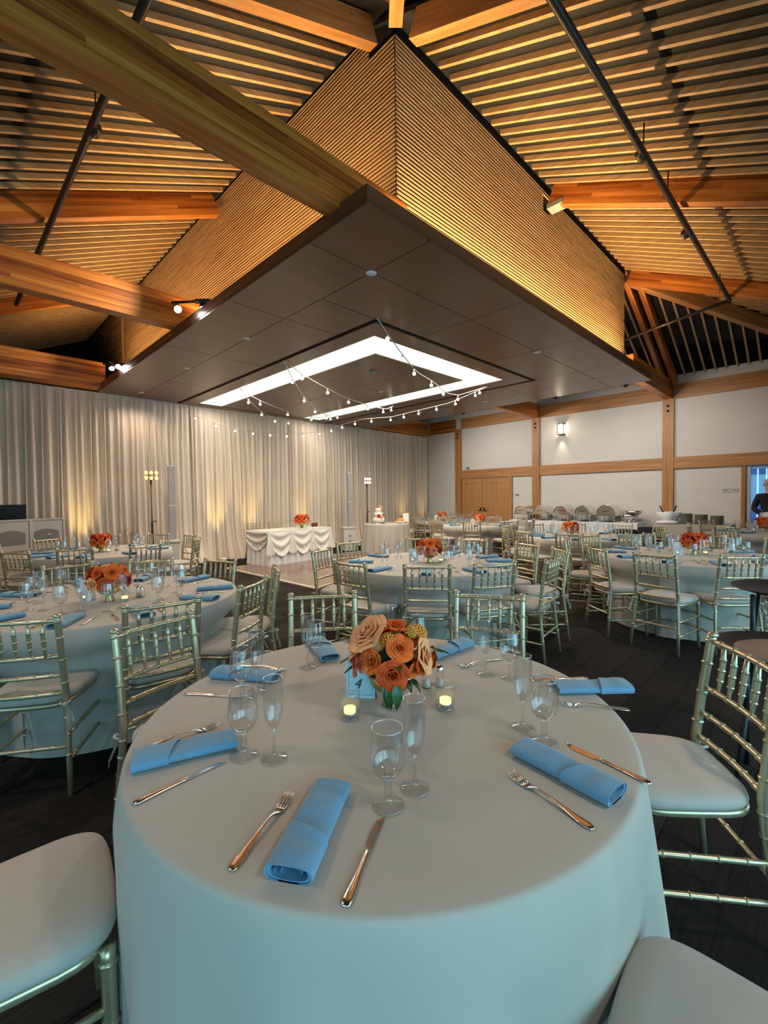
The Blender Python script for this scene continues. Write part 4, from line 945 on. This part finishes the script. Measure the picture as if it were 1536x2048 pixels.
# --- the other tables
T = [('centre table', (3.73, 3.05), .90, [178, -144, -108, -80, -50, -24, 15, 46, 93, 133], (.0, .0), 2, False, {178: (2.767, 2.973, 4), -144: (3.02, 2.5, 40), -108: (3.40, 2.19, 60), -80: (3.84, 1.99, 97), -50: (4.393, 2.152, 137.6), -24: (4.643, 2.597, 159), 46: (4.48, 3.80, 225), 93: (3.656, 4.08, 262), 133: (3.047, 3.711, 289), 15: (4.72, 3.25, 195)}),
     ('near left table', (.88, 3.73), .87, [-123, -92, -57, -28, 15, 55, 93, 130, 165, -160], (-.05, -.14), 2, False, {-123: (.372, 2.98, 57), -92: (.894, 2.845, 82), -57: (1.354, 2.97, 124.7), -28: (1.683, 3.265, 153.6), 15: (1.606, 3.937, 200), 55: (1.262, 4.325, 236), 93: (.822, 4.541, 276)}),
     ('near right table', (6.03, 1.15), .90, [145, 177, -149, 108, 72, 36, 0, -36, -72, -110], (.1, -.05), 2, False, {145: (5.13, 1.596, 319.5), 177: (4.95, 1.10, 347), -149: (5.266, .718, 42)}),
     ('far left table', (1.62, 7.25), .88, [-120, -80, -169, 112, -35, 155, 75, 38, 5, -145], (-.05, -.1), 1, False, {-120: (1.256, 6.597, 59), -80: (1.781, 6.324, 100)}),
     ('middle right table', (7.75, 3.0), .90, [-166, -128, -90, -50, -12, 26, 62, 100, 130, 160], (-.2, .1), 1, False, {}),
     ('table by the double doors', (9.5, 6.15), .90, [-155, -115, -70, -25, 20, 65, 110, 160], (0, 0), 1, True, {}),
     ('farthest table by the curtain', (10.9, 8.4), .86, [-140, -95, -50, 0, 48, 95, 140, -175], (0, 0), 1, True, {}),
     ('far right table', (10.6, .7), .90, [-160, -120, -75, -30, 12, 60, 108, 155], (.1, .15), 1, True, {})]
for i, (nm, c, R, az, off, det, far, chs) in enumerate(T):
    round_table(R-.006, (*c, 0), 'round banquet table hidden under the cloth of the '+nm)
    table_cloth('tablecloth', R, TZ-.006, 15, .022, .09, 20+i, M['clothfar'], 'ivory floor length cloth on the '+nm, (*c, 0), dents=[((math.atan2(chs[a_][1]-c[1], chs[a_][0]-c[0]), max(R-.10, math.hypot(chs[a_][0]-c[0], chs[a_][1]-c[1])-.24)) if a_ in chs else (D(a_), R+.13-.24)) for a_ in az])
    dressed(c, R, az, nm, far, det, chairs=chs)
    centre(c, off, nm, rz=i*.8)
    u = Vector((math.cos(yaw), math.sin(yaw), 0)); v = Vector((math.sin(yaw), -math.cos(yaw), 0)); P = Vector((c[0]+off[0], c[1]+off[1], TZ))-v*.17+u*.02
    cd = number_card('', True); cd.location = P; cd.rotation_euler = (0, 0, D(215)); tag(cd, 'white tent card left of the flowers on the '+nm, 'card')
# ------------------------------------------------------------------ added fill lamps behind the camera (outside the view)
for i, (x, y) in enumerate(FILL):
    zc = min(zR(y), zL(x))
    t = empty('added_fill_lamp', (x, y, zc-.55)); tag(t, 'added round pendant lamp outside the view, %s' % ('over the right windows, near', 'over the right windows, middle', 'over the right windows, far', 'over the left windows, near', 'over the left windows, far')[i], 'lamp', 'added fill lamps')
    MB().tube([(0, 0, .08), (0, 0, .60)], .006, 6).build('cord', M['black'], t)
    MB().lathe([(.0, .0), (.12, .0), (.13, .02), (.13, .07), (.0, .08)], 24).build('drum', M['fill'], t)
    spot('added_fill_light', (x, y, zc-.60), (x+.35*(4-x)/5, y+.35*(4-y)/5, zc-1.6), FILLP, (1, .80, .62), 105, .7, .12)
# ------------------------------------------------------------------ booth with laptop at the left
bt = empty('dj_booth', (1.03, 9.05, 0)); tag(bt, 'whitewashed plank booth with two framed grey screens beside the left curtain', 'booth')
def panelbox(a, b_, z0, z1, th, name, m, par, n=1):
    a = Vector((*a, 0)); b_ = Vector((*b_, 0)); d = (b_-a); L = d.length; d.normalize(); nrm = Vector((d.y, -d.x, 0))
    k = MB(); P = [a, b_, b_-nrm*th, a-nrm*th]
    k.add([(q.x, q.y, z0) for q in P]+[(q.x, q.y, z1) for q in P], [(0, 3, 2, 1), (4, 5, 6, 7), (0, 1, 5, 4), (1, 2, 6, 5), (2, 3, 7, 6), (3, 0, 4, 7)])
    return wpart(k, name, m, par)
A_, B_, C_ = Vector((.05, 8.50)), Vector((1.03, 9.05)), Vector((1.50, 9.20)); A2 = Vector((.56, 8.79))
M['scrim'] = simple('grey mesh screen', (.40, .37, .34), .8); M['scrimdark'] = simple('dark grey shape behind mesh', (.16, .155, .145), .8)
for (p0, p1) in ((A_, A2), (A2, B_), (B_, C_)):
    d = (p1-p0); L = d.length; d.normalize(); nn = Vector((d.y, -d.x)); k = max(3, int(L/.12))
    for i in range(k): panelbox(p0+d*(L*i/k+.003), p0+d*(L*(i+1)/k-.003), 0, .70, .03, 'plank', M['djwood'], bt)
    panelbox(p0+d*.02, p1-d*.02, .72, 1.19, .008, 'screen', M['scrim'], bt)
    for (q0, q1, z0, z1) in ((p0, p1, .70, .73), (p0, p1, 1.17, 1.20), (p0, p0+d*.03, .73, 1.17), (p1-d*.03, p1, .73, 1.17)): panelbox(q0+nn*.012, q1+nn*.012, z0, z1, .03, 'frame', M['djwood'], bt)
    # dark equipment silhouette seen through the mesh
    nseg = 8; k2 = MB()
    for i in range(nseg):
        u0, u1 = .03+(L-.12)*i/nseg, .03+(L-.12)*(i+1)/nseg; h0 = .98+.05*math.sin(PI*i/nseg)+.0; h1 = .98+.05*math.sin(PI*(i+1)/nseg)
        q0, q1 = p0+d*u0+nn*.003, p0+d*u1+nn*.003
        k2.add([(q0.x, q0.y, .80), (q1.x, q1.y, .80), (q1.x, q1.y, h1), (q0.x, q0.y, h0)], [(0, 1, 2, 3)])
    wpart(k2, 'dark_shape', M['scrimdark'], bt)
q = B_+(C_-B_)*.5
wpart(MB().sphere((q.x+.004, q.y-.012, .93), .022, 10, 6, (1, .2, .8)), 'pale_mark', M['whiteplastic'], bt)
wpart(MB().box(.0, 1.45, 9.25, 9.75, 1.02, 1.06), 'table_top', M['djwood'], bt)
for xx in (.1, 1.35): wpart(MB().box(xx, xx+.05, 9.45, 9.5, 0, 1.02), 'leg', M['djwood'], bt)
lt = empty('laptop', (.80, 9.36, 1.09), D(-96)); tag(lt, 'black laptop open on the booth at the left edge', 'laptop')
MB().box(-.12, .13, -.20, .20, 0, .02).build('keyboard_base', M['black'], lt)
MB().add([(.13, -.21, .02), (.13, .21, .02), (.19, .21, .34), (.19, -.21, .34), (.14, -.21, .02), (.14, .21, .02), (.2, .21, .34), (.2, -.21, .34)], [(0, 1, 2, 3), (7, 6, 5, 4), (0, 4, 5, 1), (2, 6, 7, 3), (1, 5, 6, 2), (0, 3, 7, 4)]).build('screen_lid', M['black'], lt)
# ------------------------------------------------------------------ stage lights and column loudspeakers
def lightstand(x, y, glow, label, e):
    t = empty('stage_light_stand', (x, y, 0)); tag(t, label, 'stage light')
    MB().tube([(0, 0, 0), (0, 0, 1.05), (0, 0, 1.06), (0, 0, 1.80)], [.022, .022, .015, .015], 10).build('pole', M['black'], t)
    MB().tube([(0, 0, 1.06), (.07, -.04, 1.07)], .012, 6).build('clamp_knob', M['black'], t)
    for k in range(3):
        a = k*2*PI/3; MB().tube([(0, 0, .55), (.24*math.cos(a), .24*math.sin(a), .01)], .012, 6).build('leg', M['black'], t)
    for zz in (1.90, 2.00):
        bar_ = MB().tube([(-.11, 0, zz), (.11, 0, zz)], .03, 8).build('lamp_bar', M['black'], t)
        for k in range(3): MB().sphere((-.09+.09*k, -.03, zz), .036, 10, 6, (1, .8, 1)).build('lens', glow, bar_)
    MB().tube([(0, 0, 1.78), (0, 0, 2.0)], .018, 8).build('bracket', M['black'], t)
    point('stage_light', (x-.05, y-.14, 1.95), e[0], e[1], .05)
lightstand(2.90, 9.25, M['warmglow'], 'black stand with six glowing orange lamps left of the column loudspeaker', (9, (1, .22, .05)))
lightstand(8.66, 9.35, M['paleglow'], 'black stand with six lamps behind the cake table', (1, (1, .8, .7)))
def column_speaker(x, y, s, rz):
    t = empty('column_loudspeaker', (x, y, 0), rz); tag(t, 'tall slim column loudspeaker on a white bass box '+s, 'loudspeaker')
    bx_ = MB().box(-.17, .17, -.2, .2, 0, .62).build('bass_box', M['whiteplastic'], t)
    for zz in (.42, .27): MB().lathe([(0, .003), (.04, .003), (.045, 0)], 16).build('port', M['greyplastic'], bx_, (0, -.201, zz), (PI/2, 0, 0))
    MB().box(-.19, .19, -.22, .22, .62, .65).build('lid', M['whiteplastic'], t)
    MB().box(.03, .16, .05, .16, .65, 2.16).build('column', M['greyplastic'], t)
    for zz in (1.35, 2.16): MB().box(.025, .165, .045, .165, zz, zz+.02).build('cap', M['whiteplastic'], t)
column_speaker(3.30, 9.55, 'left of the dance floor', D(-12)); column_speaker(8.14, 9.60, 'beside the cake table', D(-25))
# ------------------------------------------------------------------ couple table with swags
ct = empty('couple_table', (5.85, 9.0, 0), D(4)); tag(ct, 'long table with swagged ivory satin skirt before the drapes', 'table')
W_, Dp = .88, .38
MB().box(-W_, W_, -Dp, Dp, .735, .765).build('tabletop_cloth', M['ivory'], ct)
def skirt(u, v):
    per = 2*(2*Dp)+2*W_; s_ = u*per
    if s_ < 2*Dp: x, y, nx, ny = -W_, Dp-s_, -1, 0
    elif s_ < 2*Dp+2*W_: x, y, nx, ny = -W_+(s_-2*Dp), -Dp, 0, -1
    else: x, y, nx, ny = W_, -Dp+(s_-2*Dp-2*W_), 1, 0
    o_ = .012+.05*v+.022*math.sin(s_*34)*v; return (x+nx*o_, y+ny*o_, .75*(1-v)+.01*v)
MB().grid(skirt, 220, 8).build('under_skirt', M['whitecloth'], ct)
for k, (x0, x1) in enumerate(((-W_, -.28), (-.28, .32), (.32, W_))):
    def sw(u, v, x0=x0, x1=x1):
        x = x0+(x1-x0)*u; sag = math.sin(PI*u)**.8; z = .765-v*(.26+.30*sag)
        y = -Dp-.03-.04*v-.020*math.sin(v*15-sag*2.2+1)*sag*min(1, v*4)
        return (x, y, z)
    MB().grid(sw, 24, 36).build('swag', M['ivory'], ct)
for x0 in (-W_, -.28, .32, W_):
    def tl(u, v, x0=x0): return (x0+(.03+.20*v)*(u-.5), -Dp-.05-.035*v-.012*math.sin(u*PI*5)*v, .765-.54*v+(.10*abs(u-.5))*v)
    MB().grid(tl, 20, 8).build('swag_tail', M['ivory'], ct)
def side_sw(u, v): return (-W_-.04-.02*math.sin(v*18), Dp-2*Dp*u, .765-v*(.3+.25*math.sin(PI*u)))
MB().grid(side_sw, 12, 24).build('swag', M['ivory'], ct); MB().grid(lambda u, v: (-side_sw(u, v)[0], side_sw(u, v)[1], side_sw(u, v)[2]), 12, 24).build('swag', M['ivory'], ct)
for x, s in ((5.42, 'left'), (6.02, 'right')): place('chair_far', (x, 9.72, 0), D(-88), 'gold chair behind the couple table, %s one' % s, 'chair', 'chairs behind the couple table')
place('flowers1', (6.12, 8.92, .766), 2, 'red and orange flower arrangement on the couple table', 'flowers', None, 1.25)
for k, (x, y) in enumerate(((5.62, 8.95), (5.78, 9.0), (6.35, 9.05))): place('goblet', (x, y, .766), 0, 'water goblet on the couple table, %s' % ('left', 'middle', 'right of the flowers')[k], 'glass', 'glasses on the couple table')
sg = MB().box(-.09, .09, -.005, .005, 0, .10).build('small_sign', M['deckbrown'], None, (6.55, 9.0, .766)); tag(sg, 'small dark sign at the right end of the couple table', 'sign')
# ------------------------------------------------------------------ cake table
KC = (8.62, 8.55)
round_table(.60, (*KC, 0), 'small round table hidden under the cake table cloth')
table_cloth('tablecloth', .61, .756, 17, .03, .07, 77, M['clothfar'], 'ivory cloth with deep folds on the small round cake table', (*KC, 0))
ck = empty('wedding_cake', (8.40, 8.62, TZ)); tag(ck, 'white tiered cake with a sunflower coloured bloom', 'cake')
MB().lathe([(0, 0), (.19, 0), (.19, .015), (0, .015)], 28).build('cake_board', M['silver'], ck)
for k, (r_, z0, z1) in enumerate(((.155, .015, .16), (.12, .16, .30), (.085, .30, .42))): MB().lathe([(0, z0), (r_, z0), (r_, z1-.008), (r_-.008, z1), (0, z1)], 32).build('tier', M['cake'], ck)
inst(RMm[(0, 'deep')], 'rose', ck, (-.09, -.10, .21), (D(90), 0, D(-40)), 1.3); inst(RMm[(1, 'yellow')], 'rose', ck, (-.05, -.13, .15), (D(90), 0, D(-40)), 1.0); inst(PMm, 'pompom_flower', ck, (.03, -.09, .38), None, 1.0)
inst(RMm[(2, 'peach')], 'rose', ck, (.04, -.03, .45), (D(30), 0, 0), 1.1); inst(LMd, 'leaf', ck, (.0, -.13, .25), (D(70), 0, D(-60)), .8); inst(LMd, 'leaf', ck, (.07, -.08, .36), (D(70), 0, D(20)), .8)
bk = empty('fruit_platter', (8.98, 8.36, TZ)); tag(bk, 'pale platter heaped with orange slices at the right of the cake table', 'platter')
MB().lathe([(0, 0), (.12, 0), (.16, .05), (.15, .05), (.0, .03)], 24).build('dish', M['cake'], bk)
for k in range(14): MB().sphere((.09*math.cos(k*2.4)*(k/14)**.5, .09*math.sin(k*2.4)*(k/14)**.5, .055+.05*(1-k/14)), .032, 8, 5).build('slice', ROSE['yellow'], bk)
fr_ = MB().box(-.10, .10, -.012, .012, 0, .28).build('picture_frame', M['doorwood'], None, (9.12, 8.28, TZ), (0, 0, D(-60))); MB().box(-.08, .08, -.0135, -.012, .02, .26).build('print', M['cardwhite'], fr_); tag(fr_, 'wooden framed card standing right of the platter on the cake table', 'picture frame')
kn = MB().tube([(0, 0, .006), (.22, 0, .006)], [.01, .004], 6).build('cake_knife', M['silver'], None, (8.62, 8.25, TZ), (0, 0, D(-30))); tag(kn, 'cake knife lying before the cake', 'knife')
# ------------------------------------------------------------------ buffet along the white wall
def draped_table(name, x0, x1, y0, y1, m, label):
    t = empty(name, ((x0+x1)/2, (y0+y1)/2, 0)); tag(t, label, 'table'); cx, cy = (x0+x1)/2, (y0+y1)/2; a, b_ = (x1-x0)/2, (y1-y0)/2
    MB().box(-a, a, -b_, b_, .735, .76).build('cloth_top', m, t)
    per = 4*(a+b_)
    def f(u, v):
        s_ = u*per
        if s_ < 2*a: x, y, nx, ny = -a+s_, -b_, 0, -1
        elif s_ < 2*a+2*b_: x, y, nx, ny = a, -b_+s_-2*a, 1, 0
        elif s_ < 4*a+2*b_: x, y, nx, ny = a-(s_-2*a-2*b_), b_, 0, 1
        else: x, y, nx, ny = -a, b_-(s_-4*a-2*b_), -1, 0
        o_ = .006+.03*v+.012*math.sin(s_*22)*v; return (x+nx*o_, y+ny*o_, .745*(1-v)+.006*v)
    MB().grid(f, int(per*26), 6).build('cloth_skirt', m, t); return t
draped_table('buffet_table', 12.0, 12.72, 3.3, 6.75, M['whitecloth'], 'long white draped buffet table along the white wall under the metal dishes')
draped_table('buffet_table', 12.0, 12.72, 1.50, 2.95, M['clothfar'], 'white draped table with plate stacks below the right wall column')
draped_table('service_table', 10.9, 11.35, 5.65, 6.45, M['whitecloth'], 'small white draped table left of the buffet')
def chafer(y, lab, r_=.19):
    t = empty('chafing_dish', (12.36, y, .762)); tag(t, 'polished roll top chafing dish on the buffet, '+lab, 'chafing dish', 'chafing dishes on the buffet')
    for sx in (-1, 1):
        for sy in (-1, 1): MB().tube([(sx*.27, sy*.20, 0), (sx*.27, sy*.20, .22)], .010, 8).build('leg', M['silver'], t)
    MB().box(-.28, .28, -r_-.01, r_+.01, .16, .225).build('water_pan', M['silver'], t)
    def lid(u, v): a = PI*v; return (-.27+.54*u, r_*math.cos(a), .225+r_*math.sin(a))
    b = MB(); b.grid(lid, 6, 24)
    for x in (-.27, .27):
        b.add([(x, 0, .225)]+[(x, r_*math.cos(PI*k/16), .225+r_*math.sin(PI*k/16)) for k in range(17)], [(0, k+1, k+2) for k in range(16)])
    ld = b.build('roll_top_lid', M['silver'], t)
    MB().tube([(-.29, r_*math.cos(a), .225+r_*math.sin(a)) for a in [PI*k/14 for k in range(15)]], .008, 6).build('rim', M['silver'], ld)
    MB().tube([(-.30, -.05, .27), (-.33, -.05, .28), (-.33, .05, .28), (-.30, .05, .27)], .007, 6).build('handle', M['black'], ld)
    for sy in (-.08, .08): MB().lathe([(0, 0), (.04, 0), (.04, .05), (0, .05)], 12).build('fuel_can', M['silver'], t, (sy, 0, 0))
    MB().box(-.27, .27, -.19, .19, .03, .04).build('shelf', M['silver'], t)
for y, l_ in ((6.42, 'leftmost'), (5.84, 'second from the left'), (5.24, 'in the middle'), (4.66, 'fourth from the left'), (4.06, 'rightmost and largest')): chafer(y, l_, .215 if y < 4.2 else .185)
for k, (x, y, z, s) in enumerate(((12.3, 3.55, .762, 'lower left one'), (12.42, 3.50, .86, 'upper one'))):
    t = empty('metal_bowl', (x, y, z)); tag(t, 'dark metal serving bowl right of the chafing dishes, '+s, 'bowl')
    MB().lathe([(0, .06), (.09, .07), (.17, .12), (.20, .19), (.195, .19), (.16, .13), (.08, .08), (0, .07)], 32).build('bowl', M['silver'], t)
    MB().lathe([(.10, 0), (.06, .05), (.06, .075)], 20).build('foot', M['silver'], t)
for k, (y, n_, s) in enumerate(((2.08, 22, 'middle stack'), (2.36, 24, 'left stack'), (1.78, 20, 'right stack'))):
    t = empty('plate_stack', (12.30 if k else 12.34, y, .762)); tag(t, 'tall stack of stone coloured plates on the right wall table, '+s, 'plates', 'plate stacks')
    for i in range(n_): MB().lathe([(0, .0), (.08, 0), (.13, .012), (.131, .015), (.08, .006), (0, .005)], 28).build('plate', M['plate'], t, (random.uniform(-.003, .003), random.uniform(-.003, .003), i*.0098))
sb = empty('salad_bowl', (12.36, 2.72, .765)); tag(sb, 'white folded linen basket with two dark tong handles left of the plates', 'basket')
MB().lathe([(0, .0), (.12, .0), (.19, .14), (.25, .27), (.24, .27), (.17, .13), (.1, .03)], 28, wob=lambda a, z: 1+.10*math.sin(4*a+1)).build('linen', M['whitecloth'], sb)
for s in (-1, 1): MB().tube([(-.05, s*.05, .12), (-.10, s*.17, .42)], [.012, .018], 8).build('tong_handle', M['black'], sb)
lp_ = MB().sphere((0, 0, .03), .22, 16, 8, (1, 1.1, .22)).build('folded_linen', M['whitecloth'], None, (12.2, 2.72, .762)); tag(lp_, 'crumpled white linen lying before the basket', 'linen')
# black draped tray stands in the middle distance
def tray_stand(x, y, r_, z, label, lower=None):
    t = empty('tray_stand', (x, y, 0)); tag(t, label, 'tray stand')
    for s in (-1, 1):
        MB().tube([(s*.2, -.2, 0), (-s*.17, -.17, z-.03)], .014, 8).build('leg', M['black'], t); MB().tube([(s*.2, .2, 0), (-s*.17, .17, z-.03)], .014, 8).build('leg', M['black'], t)
    return t
for x, y, s in ((9.45, 2.85, 'left one'), (10.35, 2.60, 'right one')):
    t = tray_stand(x, y, .3, .76, 'folding stand draped in black cloth before the wall tables, '+s)
    MB().lathe([(0, .78), (.22, .78), (.235, .74), (.25, .15), (.25, .15)], 32, wob=lambda a, z: 1+.05*math.sin(9*a)).build('black_drape', M['blackcloth'], t)
for (x, y, z, r_, s) in ((3.72, .16, .86, .30, 'round black service tray on a stand, higher one at the right edge'), (2.85, .10, .70, .33, 'round black tray with lighter centre, lower one at the right edge')):
    t = tray_stand(x, y, r_, z, s)
    MB().lathe([(0, z-.012), (r_*.8, z-.012), (r_, z+.006), (r_+.004, z+.012), (r_-.004, z+.014), (r_*.80, z-.004), (0, z-.004)], 40).build('tray', M['black'], t)
    if z < .8: MB().lathe([(0, z-.0035), (r_*.72, z-.0035), (r_*.72, z-.004)], 40).build('tray_centre', simple('grey brown tray centre', (.20, .17, .155), .7, noise=.3, scale=8), t)  # lighter grey brown disc in the middle of the lower tray
# ------------------------------------------------------------------ person by the glass door
def skinned(name, joints, edges, radii, m, parent=None, sub=2):
    me = bpy.data.meshes.new(name); me.from_pydata(joints, edges, []); o = bpy.data.objects.new(name, me); C.objects.link(o)
    md = o.modifiers.new('skin', 'SKIN'); ss = o.modifiers.new('sub', 'SUBSURF'); ss.levels = ss.render_levels = sub
    bpy.context.view_layer.update()
    for v, r_ in zip(me.skin_vertices[0].data, radii): v.radius = r_ if hasattr(r_, '__len__') else (r_, r_)
    me.skin_vertices[0].data[0].use_root = True
    dg = bpy.context.evaluated_depsgraph_get(); nm_ = bpy.data.meshes.new_from_object(o.evaluated_get(dg)); 
    o.modifiers.clear(); o.data = nm_; nm_.polygons.foreach_set('use_smooth', [True]*len(nm_.polygons)); nm_.materials.clear(); nm_.materials.append(m)
    if parent: o.parent = parent
    return o
PX, PY = 12.30, .90
J = [(0, 0, .92), (0, 0, 1.12), (0, 0, 1.34), (0, 0, 1.45), (0, 0, 1.53), (.01, 0, 1.63),
     (0, .17, 1.38), (-.02, .25, 1.13), (-.20, .13, 1.02), (-.27, .07, 1.01),
     (0, -.17, 1.38), (-.02, -.25, 1.13), (-.20, -.13, 1.02), (-.27, -.07, 1.01),
     (0, .09, .86), (0, .11, .48), (.01, .12, .09), (-.12, .13, .05), (0, -.09, .86), (0, -.11, .48), (.01, -.12, .09), (-.12, -.13, .05)]
Ed = [(0, 1), (1, 2), (2, 3), (3, 4), (4, 5), (2, 6), (6, 7), (7, 8), (8, 9), (2, 10), (10, 11), (11, 12), (12, 13), (0, 14), (14, 15), (15, 16), (16, 17), (0, 18), (18, 19), (19, 20), (20, 21)]
Rd = [(.15, .11), (.145, .105), (.16, .10), (.07, .07), (.052, .055), (.085, .095), .062, .047, .036, .03, .062, .047, .036, .03, .085, .06, .042, .04, .085, .06, .042, .04]
per = skinned('person', J, Ed, Rd, M['skin']); per.location = (PX, PY, 0); per.rotation_euler = (0, 0, D(8)); tag(per, 'person in black jacket and trousers holding a white cloth by the glass door', 'person')
jk = skinned('jacket', [J[i] for i in (0, 1, 2, 3, 6, 7, 8, 10, 11, 12)], [(0, 1), (1, 2), (2, 3), (2, 4), (4, 5), (5, 6), (2, 7), (7, 8), (8, 9)], [(.175, .135), (.165, .125), (.18, .118), .075, .078, .062, .048, .078, .062, .048], M['blackcloth'], per)
tr_ = skinned('trousers', [J[i] for i in (0, 14, 15, 16, 18, 19, 20)], [(0, 1), (1, 2), (2, 3), (0, 4), (4, 5), (5, 6)], [(.16, .12), .10, .075, .06, .10, .075, .06], M['blackcloth'], per)
MB().sphere((.03, 0, 1.665), .098, 14, 9, (1.0, .92, .95)).build('hair', M['grayhair'], per)
b = MB(); b.sphere((-.085, 0, 1.615), .018, 8, 5, (1.2, .8, 1.3)); b.build('nose', M['skin'], per)
for s in (-1, 1):
    MB().sphere((-.074, s*.03, 1.645), .011, 8, 5).build('eye', M['black'], per); MB().sphere((0, s*.092, 1.62), .024, 8, 5, (.8, .4, 1.3)).build('ear', M['skin'], per)
    for k in range(5):
        y0 = s*(.075-.018*k) if k else s*.09; MB().tube([(-.26, y0, 1.02), (-.30, y0*.8, 1.01), (-.31, y0*.5, .985)], [.010, .009, .007], 6).build('finger' if k else 'thumb', M['skin'], per)
MB().box(-.082, -.078, -.022, .022, 1.578, 1.584).build('mouth', ROSE['coral'], per)
for s in (-1, 1): MB().sphere((-.06, s*.12, .045), .10, 10, 6, (1.4, .55, .45)).build('shoe', M['black'], per)
cl_ = MB().grid(lambda u, v: (-.33+.02*math.sin(9*u), -.16+.32*u, 1.06-.26*v+.01*math.sin(12*u)), 14, 6).build('white_cloth', M['whitecloth'], None, (PX, PY, 0), (0, 0, D(8))); tag(cl_, 'white cloth held in the hands of the person by the door', 'cloth')
# gift: keep the far copies' labels distinct
for o in C.objects:
    if 'label' in o and len(o['label'].split()) > 16: print('LONG', o['label'])
